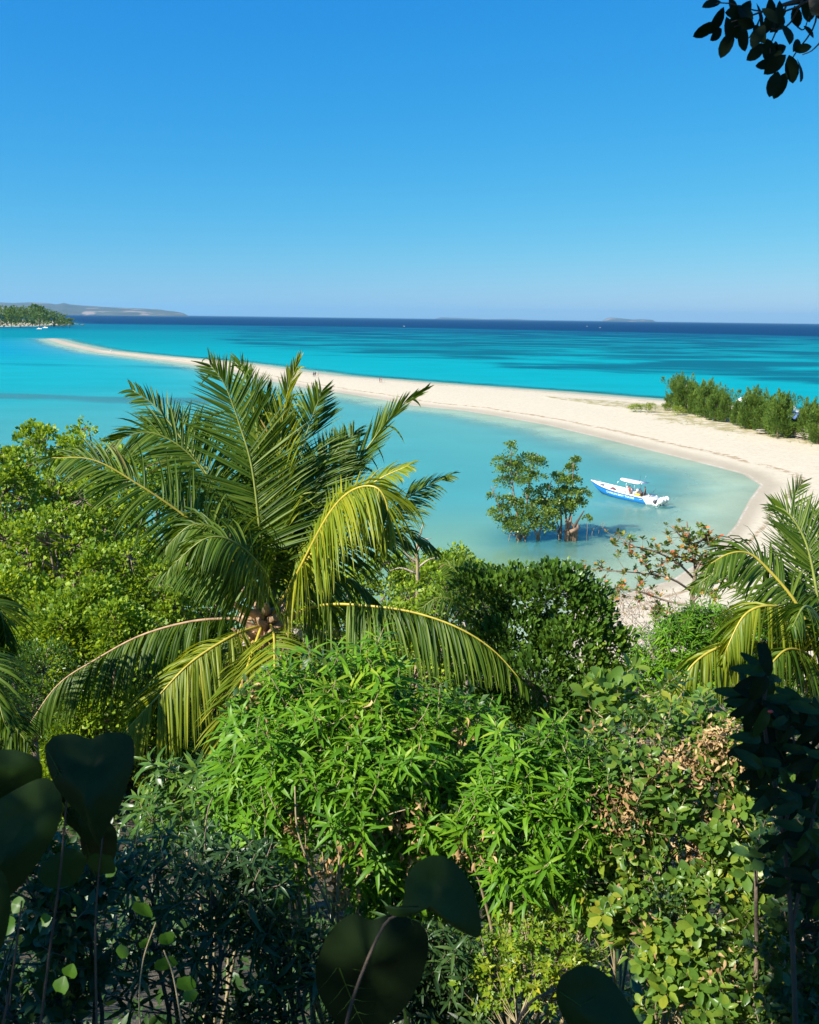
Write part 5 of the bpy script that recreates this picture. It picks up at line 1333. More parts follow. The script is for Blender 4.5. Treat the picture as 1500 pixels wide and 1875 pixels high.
def build_people():
    skin = plain('brown_skin', (.22, .12, .08), .6, .1); fair = plain('light_skin', (.48, .30, .22), .6, .1)
    hair = plain('dark_hair', (.015, .012, .01), .6, .1)
    blk = plain('black_cloth', (.02, .02, .025), .8, .2); wht = plain('white_shirt', (.75, .74, .7), .8, .05); blu = plain('navy_cloth', (.04, .07, .16), .8, .2)
    red = plain('dark_red_cloth', (.25, .05, .05), .8, .2); sand = plain('beige_cloth', (.4, .32, .24), .8, .2)
    g = 'people walking on the sandbar'
    for px, py, a, b, sk, lab, rz in [(695.5, 700.5, blu, blk, skin, 'person in dark clothes, left of the pair walking in the middle of the sandbar', 0.4), (698.5, 701, red, sand, fair, 'person with bare legs, right of the pair walking in the middle of the sandbar', 0.2),
                                      (574.5, 690.5, blu, blk, skin, 'person in dark clothes, leftmost of the three behind the palm tips', 2.), (577.5, 690, blk, blu, skin, 'person in black, middle of the three behind the palm tips', 2.2), (582.5, 688.5, wht, sand, fair, 'person in a white shirt, right of the three behind the palm tips', 2.4),
                                      (203.5, 645, wht, blu, fair, 'lone person in white far along the thin end of the sandbar', 1.)]:
        p = on(px, py, .4); p[2] = sand_z(p[:2])[0]
        person(p, rz, 1.75, a, b, sk, hair, 'walk', lab, g)
    return dict(skin=skin, fair=fair, hair=hair, blk=blk, blu=blu, red=red, sand=sand, wht=wht)

# ---- boat
def loft(stations, ring):
    pass
def build_boat(pm):
    blue = plain('blue_hull_paint', (0.015, 0.22, 0.62), .25, .06, 1.5)
    navy = plain('dark_blue_line', (0.01, 0.05, 0.16), .4, .1)
    white = plain('white_gelcoat', (0.66, 0.66, 0.64), .35, .08, 1.2)
    cream = plain('cream_deck', (0.55, 0.52, 0.46), .5, .05, 2)
    metal = plain('steel_tube', (0.55, 0.56, 0.58), .3, .05, 3, metallic=.8)
    dark = plain('black_plastic', (0.02, 0.02, 0.025), .5, .2)
    tr = on(1193, 921.5); bw = on(1100, 903.5)
    v = bw - tr; ang = math.atan2(v[1], v[0]); Lw = float(np.linalg.norm(v))
    SCL = Lw / 7.9
    base = (tr + bw) / 2
    root = thing('motorboat', base, 'long open blue and white motorboat with hardtop and outboards, anchored in the bay', 'boat', None, ang)
    root.scale = (SCL, SCL, SCL)
    # sections: x, half beam at sheer, sheer z, chine half, chine z, keel z
    X = np.array([-4.0, -3, -2, -1, 0, 1, 2, 3, 3.8, 4.5, 5.1, 5.55])
    hb = np.array([1.22, 1.27, 1.30, 1.32, 1.32, 1.28, 1.18, .98, .74, .48, .22, .03])
    sz = np.array([.72, .76, .80, .85, .91, .98, 1.06, 1.16, 1.26, 1.36, 1.46, 1.54])
    cb = np.array([1.08, 1.10, 1.10, 1.10, 1.07, .98, .82, .56, .33, .16, .06, .01])
    cz = np.array([.05, .05, .05, .06, .08, .12, .18, .30, .46, .72, 1.05, 1.42])
    kz = np.array([-.38, -.38, -.38, -.38, -.38, -.36, -.30, -.16, .08, .48, .95, 1.40])
    def ring(i):
        y1, z1, y2, z2 = hb[i], sz[i], cb[i], cz[i]
        return [(X[i], -y1, z1), (X[i], -(y1 * .52 + y2 * .48), (z1 + z2) / 2), (X[i], -y2, z2), (X[i], 0, kz[i]), (X[i], y2, z2), (X[i], (y1 * .52 + y2 * .48), (z1 + z2) / 2), (X[i], y1, z1)]
    V = np.array([ring(i) for i in range(12)]).reshape(-1, 3); T = []
    for i in range(11):
        for j in range(6):
            a = i * 7 + j; T += [(a, a + 1, a + 8), (a, a + 8, a + 7)]
    hull = MB().add(V, T).build('hull', [blue], root)
    # white topside band and rub rail
    mb = MB()
    for sgn in (-1, 1):
        for i in range(11):
            for (o0, z0, o1, z1) in (((.012), -.16, .03, .03),):
                A = [(X[i], sgn * (hb[i] + .012), sz[i] - .06), (X[i + 1], sgn * (hb[i + 1] + .012), sz[i + 1] - .06), (X[i + 1], sgn * (hb[i + 1] + .03), sz[i + 1] + .10), (X[i], sgn * (hb[i] + .03), sz[i] + .10)]
                B = [(x, y - sgn * .16, z) for x, y, z in A]
                mb.add(A + B, [(0, 1, 2), (0, 2, 3), (3, 2, 6), (3, 6, 7), (4, 6, 5), (4, 7, 6), (0, 4, 5), (0, 5, 1)])
    mb.build('gunwale', [white], root)
    for sgn in (-1, 1):
        mb = MB(); P = np.stack([X, sgn * (hb + .015), sz - .085], -1); mb.tube(P, .022, 5); mb.build('rub_rail', [navy], root)
    # inner deck and inner sides
    mb = MB()
    dz = np.maximum(.30, cz + .10)
    iy = cb + (hb - cb) * np.clip((dz - cz) / (sz - cz), 0, 1) - .10
    for i in range(8):
        mb.add([(X[i], -iy[i], dz[i]), (X[i + 1], -iy[i + 1], dz[i + 1]), (X[i + 1], iy[i + 1], dz[i + 1]), (X[i], iy[i], dz[i])], [(0, 1, 2), (0, 2, 3)])
        for sgn in (-1, 1):
            mb.add([(X[i], sgn * iy[i], dz[i]), (X[i + 1], sgn * iy[i + 1], dz[i + 1]), (X[i + 1], sgn * (hb[i + 1] - .13), sz[i + 1] + .08), (X[i], sgn * (hb[i] - .13), sz[i] + .08)], [(0, 1, 2), (0, 2, 3)])
    mb.build('deck', [cream], root)
    mb = MB()
    for i in range(8, 11):
        mb.add([(X[i], -hb[i], sz[i] + .07), (X[i + 1], -hb[i + 1], sz[i + 1] + .07), (X[i + 1], hb[i + 1], sz[i + 1] + .07), (X[i], hb[i], sz[i] + .07)], [(0, 1, 2), (0, 2, 3)])
    mb.add([(X[8], -hb[8] + .02, sz[8] + .06), (X[8], hb[8] - .02, sz[8] + .06), (X[8], iy[8], dz[8]), (X[8], -iy[8], dz[8])], [(0, 1, 2), (0, 2, 3)])
    mb.build('foredeck', [white], root)
    # transom wedge: white stern corner slanting back to a bracket
    mb = MB()
    mb.add([(-4.0, -1.24, .74), (-4.0, 1.24, .74), (-4.0, 1.1, -.05), (-4.0, -1.1, -.05), (-5.0, -1.0, .12), (-5.0, 1.0, .12), (-5.0, .9, -.2), (-5.0, -.9, -.2), (-3.55, -1.255, .80), (-3.55, 1.255, .80), (-4.0, 0, -.38)],
           [(8, 9, 1), (8, 1, 0), (0, 1, 5), (0, 5, 4), (4, 5, 6), (4, 6, 7), (0, 4, 7), (0, 7, 3), (1, 2, 6), (1, 6, 5), (3, 7, 6), (3, 6, 2), (2, 3, 10)])
    # white cheek over the blue hull side
    for sgn in (-1, 1):
        mb.add([(-3.45, sgn * 1.29, .72), (-4.01, sgn * 1.245, .73), (-4.01, sgn * 1.115, .0), (-4.0, sgn * 1.11, -.05)], [(0, 1, 2), (0, 2, 3)])
    mb.build('transom', [white], root)
    # lettering on the side
    for sgn, rot in ((1, math.pi), (-1, 0)):
        cu = bpy.data.curves.new('lettering', 'FONT'); cu.body = 'CHARLIN BINY TOURS'; cu.size = .44; cu.extrude = .004; cu.space_character = 1.02; cu.align_x = 'CENTER'
        cu.offset = 0.008
        cu.materials.append(plain('lettering_white', (.75, .82, .88), .4, .03))
        t = bpy.data.objects.new('lettering', cu); COL.objects.link(t)
        dg = bpy.context.evaluated_depsgraph_get(); me = bpy.data.meshes.new_from_object(t.evaluated_get(dg)); bpy.data.objects.remove(t)
        vs = np.empty(len(me.vertices) * 3, np.float32); me.vertices.foreach_get('co', vs); vs = vs.reshape(-1, 3)
        xx = 0.1 + (-vs[:, 0] if sgn > 0 else vs[:, 0]) ; zf = .40 + vs[:, 1] * .85
        H_ = np.interp(xx, X, hb); C_ = np.interp(xx, X, cb); S_ = np.interp(xx, X, sz); Z_ = np.interp(xx, X, cz)
        zr = np.interp(xx, [-3, 3], [-.06, .16]); z = zf + zr
        tt = np.clip((z - Z_) / (S_ - Z_), 0, 1); y = np.where(tt > .5, np.interp(1, [0, 1], [0, 1]) * ((H_ * .52 + C_ * .48) + (H_ - (H_ * .52 + C_ * .48)) * (tt - .5) * 2), C_ + ((H_ * .52 + C_ * .48) - C_) * tt * 2)
        out = np.stack([xx, sgn * (y + .012 + vs[:, 2]), z], -1).astype(np.float32)
        me.vertices.foreach_set('co', out.ravel()); me.name = 'lettering'
        link('lettering', me, root)
    # hardtop on legs
    mb = MB(); P = []
    n = 9
    xs = np.linspace(-2.45, .75, n); hw = np.array([1.0, 1.05, 1.05, 1.05, 1.05, 1.0, .9, .72, .35]); zt = 2.38 + .0 * xs + .10 * (xs + 2.45) / 3.2
    for i in range(n):
        P += [(xs[i], -hw[i], zt[i]), (xs[i], 0, zt[i] + .10), (xs[i], hw[i], zt[i]), (xs[i], hw[i], zt[i] - .08), (xs[i], 0, zt[i] - .02), (xs[i], -hw[i], zt[i] - .08)]
    T = []
    for i in range(n - 1):
        for j in range(6):
            a = i * 6 + j; b = i * 6 + (j + 1) % 6; T += [(a, a + 6, b + 6), (a, b + 6, b)]
    for e in (0, (n - 1) * 6): T += [(e, e + 1, e + 2), (e, e + 2, e + 3), (e, e + 3, e + 4), (e, e + 4, e + 5)]
    top = mb.add(P, T).build('hardtop', [white], root)
    for sx, sy in ((-1.7, -.62), (-1.7, .62), (-.4, -.62), (-.4, .62)):
        mb = MB(); mb.tube([(sx, sy, .3), (sx - .05, sy * 1.05, 1.4), (sx - .1, sy * 1.15, 2.36)], .035, 6); mb.build('top_leg', [metal], root)
    mb = MB(); mb.tube([(.7, .3, 2.42), (1.5, .7, 1.25)], .02, 5); mb.build('brace', [metal], root)
    mb = MB(); mb.tube([(-2.2, .3, 2.5), (-2.35, .3, 3.7)], [.02, .01], 5); mb.build('antenna', [dark], root)
    mb = MB(); mb.tube([(-2.45, -.2, 2.45), (-2.75, -.2, 3.35)], [.02, .01], 5); mb.build('antenna', [metal], root)
    mb = MB(); mb.box((-2.75, 0, 2.40), (.5, 1.5, .05)).tube([(-2.6, .6, 2.4), (-2.6, .6, 2.75)], .05, 6); mb.build('rod_holder', [metal], root)
    # console, seats, cushions
    mb = MB(); mb.box((-.55, 0, .85), (.85, .9, 1.1), top=.85).box((-.3, 0, 1.52), (.08, .8, .36)); mb.build('console', [white], root)
    mb = MB(); mb.box((-1.7, 0, .72), (.55, 1.0, .85)).box((-1.95, 0, 1.3), (.1, 1.0, .5)); mb.build('leaning_seat', [white], root)
    mb = MB(); mb.box((.45, 0, .55), (.8, .8, .5), top=.92); mb.build('front_seat', [cream], root)
    for sgn in (-1, 1):
        mb = MB(); mb.box((1.7, sgn * .60, .52), (1.5, .36, .42), top=.95, rz=-sgn * .08); mb.build('bow_bench', [cream], root)
    mb = MB(); mb.box((-3.55, 0, .62), (.5, 2.1, .62)); mb.build('stern_bench', [white], root)
    # bow rail
    mb = MB(); mb.tube([(4.2, .45, 1.33), (4.3, .42, 1.62), (5.1, .12, 1.75), (5.1, -.12, 1.75), (4.3, -.42, 1.62), (4.2, -.45, 1.33)], .018, 5); mb.build('bow_rail', [metal], root)
    mb = MB(); mb.tube([(5.3, 0, 1.5), (5.75, 0, 1.58)], .06, 6); mb.build('anchor_roller', [metal], root)
    # cleat stripe
    mb = MB(); mb.box((-3.2, 1.30, .52), (.4, .04, .05)); mb.build('drain_plate', [white], root)
    # outboards, tilted up
    for k, yy in enumerate((-.62, 0, .62)):
        e = MB()
        th = math.radians(38)
        def tp(x, z): return (-5.0 + (x * math.cos(th) - z * math.sin(th)), .35 + (x * math.sin(th) + z * math.cos(th)))
        # cowling loft along local z
        prof = [(-.30, .18, .26, .20), (-.34, .45, .34, .25), (-.34, .75, .36, .26), (-.32, .98, .30, .22), (-.28, 1.06, .16, .12)]
        V = []; 
        for (cx, z, hx, hy) in prof:
            for a in np.arange(8) * math.pi / 4 + math.pi / 8:
                x_, z_ = tp(cx + hx * math.cos(a) * 1.05, z); V.append((x_, yy + hy * math.sin(a) * 1.05, z_))
        T = []
        for i in range(4):
            for j in range(8):
                a = i * 8 + j; b = i * 8 + (j + 1) % 8; T += [(a, b, b + 8), (a, b + 8, a + 8)]
        for j in range(1, 7): T += [(0, j + 1, j), (32, 32 + j, 33 + j)]
        e.add(V, T)
        out_root = e.build('outboard_motor', [white], root, True)
        lo = MB()
        x1, z1 = tp(-.28, .2); x2, z2 = tp(-.30, -.75); lo.tube([(x1, yy, z1), (x2, yy, z2)], [.17, .09], 8)
        x3, z3 = tp(-.05, -.8); x4, z4 = tp(-.65, -.8); lo.tube([(x3, yy, z3), ((x3 + x4) / 2, yy, (z3 + z4) / 2), (x4, yy, z4)], [.05, .11, .07], 8)
        x5, z5 = tp(-.42, -.42); x6, z6 = tp(-.30, -.42); lo.box((x5, yy, z5), (.5, .34, .04))
        lo.build('gear_leg', [white], root, True)
        pr = MB()
        for a in range(3):
            an = a * 2.094
            cx, cz_ = x4 - .05, z4 - .02
            pr.add([(cx, yy, cz_), (cx + .04, yy + .2 * math.cos(an), cz_ + .2 * math.sin(an)), (cx - .04, yy + .2 * math.cos(an + .8), cz_ + .2 * math.sin(an + .8)), (cx - .06, yy, cz_)], [(0, 1, 2), (0, 2, 3), (0, 3, 1), (1, 3, 2)])
        pr.build('propeller', [metal], root)
        br = MB(); br.box((-4.85, yy, .32), (.35, .3, .5)); br.build('motor_bracket', [dark], root)
    # fishing rods
    for yy, dx in ((.9, -1.1), (.7, -.9)):
        mb = MB(); mb.tube([(-4.0, yy, .8), (-4.0 + dx * .5, yy, 1.5), (-4.0 + dx, yy, 2.15)], [.02, .014, .008], 5); mb.build('rod', [dark], root)
    # loose things aboard
    ca, sa = math.cos(ang), math.sin(ang)
    def aboard(x, y, z):
        return np.array([base[0] + SCL * (x * ca - y * sa), base[1] + SCL * (x * sa + y * ca), SCL * z])
    yel = plain('yellow_plastic', (.75, .42, .02), .5, .08)
    o = MB().box((0, 0, .25), (.75, .55, .5), top=1.05).box((0, 0, .52), (.82, .62, .05)).box((0, .32, .4), (.3, .03, .05)).build('crate', [yel]); o.location = tuple(aboard(-2.55, .75, .45)); o.rotation_euler = (0, 0, ang); tag(o, 'yellow plastic crate at the stern of the blue boat', 'crate')
    person(aboard(-3.25, .55, .32), ang + .3, 1.72 * SCL, pm['blk'], pm['blk'], pm['skin'], pm['hair'], 'stand', 'person in black standing at the stern of the boat by the outboards')
    person(aboard(-3.1, .95, .32), ang + .2, 1.7 * SCL, pm['blk'], pm['blk'], pm['skin'], pm['hair'], 'sit', 'person in black sitting low in the stern beside the yellow crate')
    person(aboard(-1.1, .75, .32), ang + 1.2, 1.6 * SCL, pm['red'], pm['sand'], pm['skin'], pm['hair'], 'stand', 'person in reddish clothes standing beside the boat console under the hardtop')
    q = MB().tube([(-.32, 0, .2), (-.28, 0, .24), (0, 0, .27), (.28, 0, .24), (.32, 0, .2)], [.12, .2, .24, .2, .12], 9).tube([(-.15, 0, .42), (0, 0, .62), (.15, 0, .42)], .02, 5)
    o = q.build('duffel_bag', [plain('maroon_bag', (.12, .03, .04), .8, .2)], None, True); o.location = tuple(aboard(1.5, .72, .72)); o.rotation_euler = (0, 0, ang); tag(o, 'dark red duffel bag on the bench in the front half of the boat', 'bag')
    # far boats
    for px, py, L, label in [(72, 602.5, 7, 'white motorboat moored below the wooded headland, left one'), (83, 600.5, 8, 'white motorboat close to the headland shore, right one'), (740, 597.5, 5, 'tiny white boat far out on the deep blue water, left of centre'), (1075, 597.5, 5, 'tiny white boat below the far island, left of its neighbour'), (1099, 600, 4.5, 'tiny white boat below the far island, right of its neighbour')]:
        p = on(px, py)
        root2 = thing('distant_boat', p, label, 'boat', 'small boats far off', rng.uniform(-.3, .3))
        k = L / 9.0
        xs2 = np.array([-4, -2, 0, 2, 3.5, 4.5]) * k; hb2 = np.array([1.2, 1.35, 1.35, 1.1, .6, .05]) * k; zs = np.array([.8, .85, .9, 1.1, 1.3, 1.5]) * k
        V = []
        for x_, h_, z_ in zip(xs2, hb2, zs): V += [(x_, -h_, z_), (x_, -h_ * .8, 0), (x_, 0, -.3), (x_, h_ * .8, 0), (x_, h_, z_)]
        T = []
        for i in range(5):
            for j in range(4):
                a = i * 5 + j; T += [(a, a + 1, a + 6), (a, a + 6, a + 5)]
            a = i * 5; T += [(a, a + 5, a + 9), (a, a + 9, a + 4)]
        T += [(0, 4, 3), (0, 3, 1), (1, 3, 2)]
        MB().add(V, T).build('hull', [white], root2)
        MB().box((-.3 * k, 0, 1.5 * k), (2.4 * k, 1.7 * k, 1.3 * k), top=.8).build('cabin', [white], root2)

# ---- far headland trees
def build_headland():
    r = np.random.default_rng(5)
    def proto(seed):
        r = np.random.default_rng(seed)
        lobes = [(r.uniform(-3, 3), r.uniform(-3, 3), r.uniform(8, 13), r.uniform(3, 4.6), r.uniform(3, 4.6), r.uniform(3, 4.5)) for _ in range(5)] + [(0, 0, 5, 4.5, 4.5, 4)]
        me, _ = leafy_crown(LT['diamond'], lobes, 330, 4, 1.5, 1.0, M['needle'], shell=.4)
        mb = MB(); mb.tube([(0, 0, -1), (0, 0, 5), (0, 0, 10)], [.5, .4, .2], 6)
        return mesh_np('trunk', np.vstack(mb.V), np.vstack(mb.T), M['bark']), me
    pr = [proto(61), proto(62), proto(63)]
    tops = ([-90, 0, 40, 60, 72, 84, 100, 118, 130], [556, 562, 565, 566, 561, 567, 570, 577, 583])
    Ps = []; Rs = []; Ss = []
    V0, T0 = LT['diamond']
    allV = []; n0 = 0
    lob2 = []
    for px in np.arange(-92, 122, 5.0):
        for row in range(4):
            q = px + r.uniform(-2, 2); Yd = 1300 + row * 60 - (125 - px) * .5
            H = (596 - np.interp(q, *tops) - r.uniform(0, 3)) / F * Yd * (.72 + .1 * row)
            p = at(q, 590, Yd); w = r.uniform(4.0, 6.5)
            lob2.append((p[0], Yd, H * .55, w, w, H * .52))
            lob2.append((p[0] + r.uniform(-4, 4), Yd - 3, H * .25, w, w, H * .3))
    me, _ = leafy_crown(LT['diamond'], lob2, 15000, 3, 1.9, 1.3, M['needle'], shell=.3, cam_bias=.8)
    tag(link('headland_wood', me), kind='stuff')
    for i, (px, top, foot, Yd, label) in enumerate([(72, 559, 594, 1310, 'tall tree rising above the rest of the far wooded point'), (127, 579, 594, 1270, 'separate low bushy tree at the very tip of the far wooded point'), (20, 563, 594, 1290, 'tree standing above the white beach of the far wooded point')]):
        x = at(px, 590, Yd)[0]; H = (foot - top) / F * Yd
        tr, cr = pr[i % 3]
        root = thing('headland_tree', (x, Yd, 1.0), label, 'tree', None, r.uniform(0, 6.28))
        link('trunk', tr, root); link('crown', cr, root)
        s_ = H / 15.5; root.scale = (s_ * (1.5 if i == 1 else .8),) * 2 + (s_,)
    # dark shore rocks
    rk = plain('shore_rock', (.10, .09, .08), .9, .4, .3)
    for i, (px, py, w) in enumerate([(134, 594, 9), (142, 594, 6), (152, 594.5, 5), (126, 595, 12), (112, 596, 14), (96, 596.5, 14), (80, 597, 12)]):
        p = on(px, py); mb = MB(); mb.ball((0, 0, 0), (w * .9, w * .4, 1.3), su=9, sv=6)
        V = mb.V[0]; mb.V[0] = V * (1 + .25 * vnoise(V, .5, 70 + i))[:, None]
        o = mb.build('shore_rock', [rk]); o.location = tuple(p); tag(o, ['rock off the tip of the wooded point', 'middle one of the rocks trailing off the wooded point', 'outermost low rock off the wooded point', 'dark rock at the foot of the last trees of the point', 'dark flat rock along the shore of the wooded point, third from its tip', 'long dark rock along the shore of the wooded point', 'dark rock nearest the white beach of the wooded point'][i], 'rock', 'rocks at the foot of the far wooded point')

# ---- foreground shrubs
def lobp(px, py, Y, rx, ry=None, rz=None):
    p = at(px, py, Y); ry = ry or rx; rz = rz or rx
    return (p[0], p[1], p[2], rx, ry, rz)
def build_foreground():
    def gbase(px, Y):
        x = at(px, 1500, Y)[0]; return (x, Y, hill_z(x, Y))
    Y = 5.8
    main = shrub('narrow_leaved_shrub', 'big bright green shrub with long narrow leaves in the middle foreground, below the palm', 'shrub', gbase(625, 5.7),
          [lobp(500, 1340, Y, .30), lobp(455, 1300, Y, .16), lobp(545, 1245, Y, .14), lobp(700, 1225, Y, .13), lobp(640, 1260, Y, .18), lobp(860, 1300, Y, .15), lobp(590, 1310, Y, .28, .4, .24), lobp(700, 1310, Y, .28, .4, .26), lobp(790, 1350, Y, .30), lobp(460, 1400, Y - .1, .26), lobp(560, 1400, Y - .3, .36), lobp(700, 1400, Y - .3, .38), lobp(830, 1410, Y - .1, .28), lobp(520, 1520, Y - .3, .24), lobp(640, 1500, Y - .2, .30), lobp(780, 1500, Y - .2, .3), lobp(500, 1600, Y - .3, .15), lobp(720, 1590, Y - .1, .2), lobp(860, 1490, Y - .1, .24), lobp(430, 1470, Y - .1, .2)],
          1000, 'narrow', .135, 15, M['narrow'], n_parts=290, shoot_len=.20, upbias=.6, cam_bias=.75, n_main=9, shell=.3, lift=.3, dry=520, dry_size=.07, stem_r=.006, inner=420,
          dry_at=[(770, 1490), (765, 1440), (650, 1530), (730, 1500), (640, 1470), (780, 1530), (850, 1545), (600, 1600), (760, 1560), (690, 1520), (620, 1640), (540, 1500)], dry_Y=5.25)
    mb0 = np.array(main.location)
    for pts, r in [([(600, 1760, 5.3), (612, 1690, 5.2), (570, 1590, 5.05), (545, 1520, 5.05), (540, 1440, 5.1)], .011), ([(622, 1740, 5.3), (618, 1650, 5.2), (622, 1570, 5.2), (640, 1480, 5.3)], .013), ([(606, 1700, 5.2), (596, 1620, 5.15), (590, 1560, 5.2)], .006),
                   ([(590, 1690, 5.2), (560, 1600, 5.1)], .005), ([(480, 1600, 5.2), (486, 1500, 5.1), (478, 1440, 5.1)], .005), ([(660, 1560, 5.2), (700, 1500, 5.15), (750, 1480, 5.1)], .006), ([(900, 1400, 5.2), (905, 1370, 5.2)], .004)]:
        P = catmull([at(*p) for p in pts], 14) if len(pts) > 2 else np.array([at(*p) for p in pts])
        MB().tube(P - mb0, np.linspace(r, r * .5, len(P)), 6).build('stem', [M['twig']], main, True)
    Y = 5.3
    shrub('narrow_leaved_shrub', 'narrow leaved green shrub right of the big one, leaning over the round leaved bush', 'shrub', gbase(960, 5.4),
          [lobp(960, 1400, Y, .24), lobp(1040, 1410, Y, .23), lobp(920, 1480, Y - .1, .26), lobp(1010, 1490, Y - .1, .30), lobp(1080, 1500, Y, .24), lobp(950, 1580, Y - .2, .26), lobp(1040, 1600, Y - .1, .24)],
          430, 'narrow', .12, 15, M['narrow'], n_parts=180, shoot_len=.18, upbias=.6, cam_bias=.75, n_main=6, inner=260, dry=60, dry_size=.055)
    Y = 6.2
    shrub('narrow_leaved_shrub', 'green shrub filling the gap behind the two big narrow leaved shrubs', 'shrub', gbase(870, 6.2),
          [lobp(880, 1380, Y + .2, .26), lobp(860, 1480, Y, .3), lobp(900, 1560, Y, .3), lobp(830, 1600, Y - .2, .26), lobp(1090, 1420, Y, .26), lobp(1100, 1540, Y, .3), lobp(700, 1640, Y - .3, .25), lobp(960, 1660, Y - .3, .25)],
          300, 'narrow', .15, 13, M['narrow'], n_parts=60, shoot_len=.18, upbias=.5, cam_bias=.75, n_main=6, inner=260, dry=120, dry_size=.05)
    Y = 7.2
    shrub('narrow_leaved_shrub', 'small narrow leaved shrub at the foot of the lowest palm frond, left', 'shrub', gbase(380, 7.2),
          [lobp(330, 1430, Y, .22), lobp(400, 1450, Y - .2, .2), lobp(360, 1500, Y - .3, .28), lobp(440, 1520, Y - .4, .28), lobp(300, 1500, Y, .25)],
          130, 'narrow', .17, 12, M['glossy'], n_parts=70, shoot_len=.18, upbias=.5, cam_bias=.7, n_main=5)
    # mid-distance narrow-leaved shrub behind the right palm
    Y = 15
    shrub('narrow_leaved_shrub', 'dense bright green shrub beside the dry brush, behind the fronds of the right palm', 'shrub', gbase(1210, 15),
          [lobp(1190, 1230, Y, .45), lobp(1230, 1170, Y, .45), lobp(1280, 1150, Y + .4, .5), lobp(1260, 1230, Y - .2, .5), lobp(1200, 1290, Y - .4, .45), lobp(1320, 1220, Y, .6), lobp(1380, 1180, Y + .5, .6), lobp(1400, 1260, Y, .6)],
          1250, 'narrow_far', .17, 13, M['narrow'], shoot_len=.2, upbias=.6, inner=400)
    # round leaved bush right foreground
    Y = 5.2
    g = 'round leaved bushes in the right foreground'
    shrub('round_leaved_bush', 'round leaved bush with many withered brown leaf clusters in the right foreground', 'bush', gbase(1280, 5.4),
          [lobp(1150, 1370, Y + .3, .26), lobp(1240, 1340, Y + .2, .26), lobp(1330, 1360, Y, .26), lobp(1180, 1450, Y, .28), lobp(1270, 1440, Y - .1, .30), lobp(1350, 1460, Y - .1, .28), lobp(1170, 1540, Y - .1, .26), lobp(1260, 1540, Y - .2, .3), lobp(1340, 1560, Y - .2, .28), lobp(1120, 1480, Y + .2, .25), lobp(1110, 1580, Y + .1, .25), lobp(1040, 1640, Y + .2, .2), lobp(1390, 1400, Y + .2, .25), lobp(1420, 1500, Y + .1, .25)],
          700, 'obovate', .082, 12, M['obovate'], g, n_parts=290, shoot_len=.13, upbias=.45, cam_bias=.8, n_main=9, dry=1900, dry_size=.044, dry_at=[(1330, 1345), (1300, 1370), (1340, 1400), (1260, 1400), (1250, 1430), (1290, 1420), (1220, 1400), (1300, 1480), (1270, 1530), (1300, 1560), (1200, 1570), (1215, 1545), (1280, 1580), (1370, 1370), (1150, 1470), (1140, 1500), (1110, 1480), (1380, 1420)], dry_Y=4.95, lift=.5, inner=420, stem_r=.0045)
    Y = 4.8
    shrub('round_leaved_bush', 'lower green round leaved bush along the bottom right, with larger pale leaves', 'bush', gbase(1250, 5.0),
          [lobp(1130, 1660, Y + .2, .24), lobp(1220, 1650, Y, .24), lobp(1310, 1660, Y - .1, .24), lobp(1400, 1650, Y, .24), lobp(1200, 1740, Y - .1, .22), lobp(1290, 1750, Y - .2, .24), lobp(1380, 1760, Y - .2, .24), lobp(1240, 1840, Y - .2, .22), lobp(1340, 1850, Y - .3, .24), lobp(1440, 1780, Y - .2, .22)],
          520, 'obovate', .085, 11, M['obovate'], g, n_parts=290, shoot_len=.14, upbias=.5, cam_bias=.8, n_main=8, dry=170, dry_size=.05, lift=.5, inner=300, stem_r=.0045)
    # yellow-green low creeper patch
    Y = 5.0
    shrub('small_leaved_bush', 'low yellow green bush with tiny leaves at the bottom, between the two big dark leaves', 'bush', gbase(980, 5.1),
          [lobp(930, 1730, Y, .2), lobp(1000, 1710, Y, .22), lobp(1060, 1730, Y, .2), lobp(960, 1790, Y - .2, .22), lobp(1040, 1800, Y - .2, .22), lobp(900, 1800, Y - .2, .2), lobp(1100, 1700, Y + .1, .16)],
          420, 'fold', .045, 11, M['yellowg'], n_parts=120, shoot_len=.09, upbias=.5, cam_bias=.8, n_main=6, inner=150, stem_r=.003)
    # large-leaved sprigs above the round-leaved bush
    Y = 7.5
    shrub('broad_leaved_sapling', 'sapling with large light green leaves just below the dry sandy patch', 'sapling', gbase(1150, 7.5),
          [lobp(1120, 1240, Y, .18), lobp(1180, 1270, Y - .2, .2), lobp(1240, 1290, Y - .4, .16), lobp(1150, 1310, Y - .3, .2), lobp(1090, 1290, Y, .15)],
          44, 'obovate', .14, 8, M['obovate'], n_parts=150, shoot_len=.12, upbias=.5, n_main=4)
    # shaded undergrowth bottom left
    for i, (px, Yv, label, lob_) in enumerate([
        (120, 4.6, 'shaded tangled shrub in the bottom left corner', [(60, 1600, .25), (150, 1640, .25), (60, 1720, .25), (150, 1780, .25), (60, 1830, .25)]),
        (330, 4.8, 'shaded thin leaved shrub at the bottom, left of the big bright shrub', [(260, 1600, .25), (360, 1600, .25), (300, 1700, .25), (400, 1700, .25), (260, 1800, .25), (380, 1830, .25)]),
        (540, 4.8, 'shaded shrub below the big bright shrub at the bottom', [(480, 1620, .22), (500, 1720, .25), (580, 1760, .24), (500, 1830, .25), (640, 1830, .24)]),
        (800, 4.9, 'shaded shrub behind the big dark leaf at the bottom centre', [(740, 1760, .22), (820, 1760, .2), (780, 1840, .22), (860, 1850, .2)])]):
        shrub('undergrowth_shrub', label, 'shrub', gbase(px, Yv), [lobp(a, b, Yv, r) for a, b, r in lob_], 210, 'narrow' if i != 0 else 'fold', .11, 9, M['shade'], 'shaded undergrowth shrubs', n_parts=60, shoot_len=.14, upbias=.4, n_main=5, inner=160, stem_mat='bark')

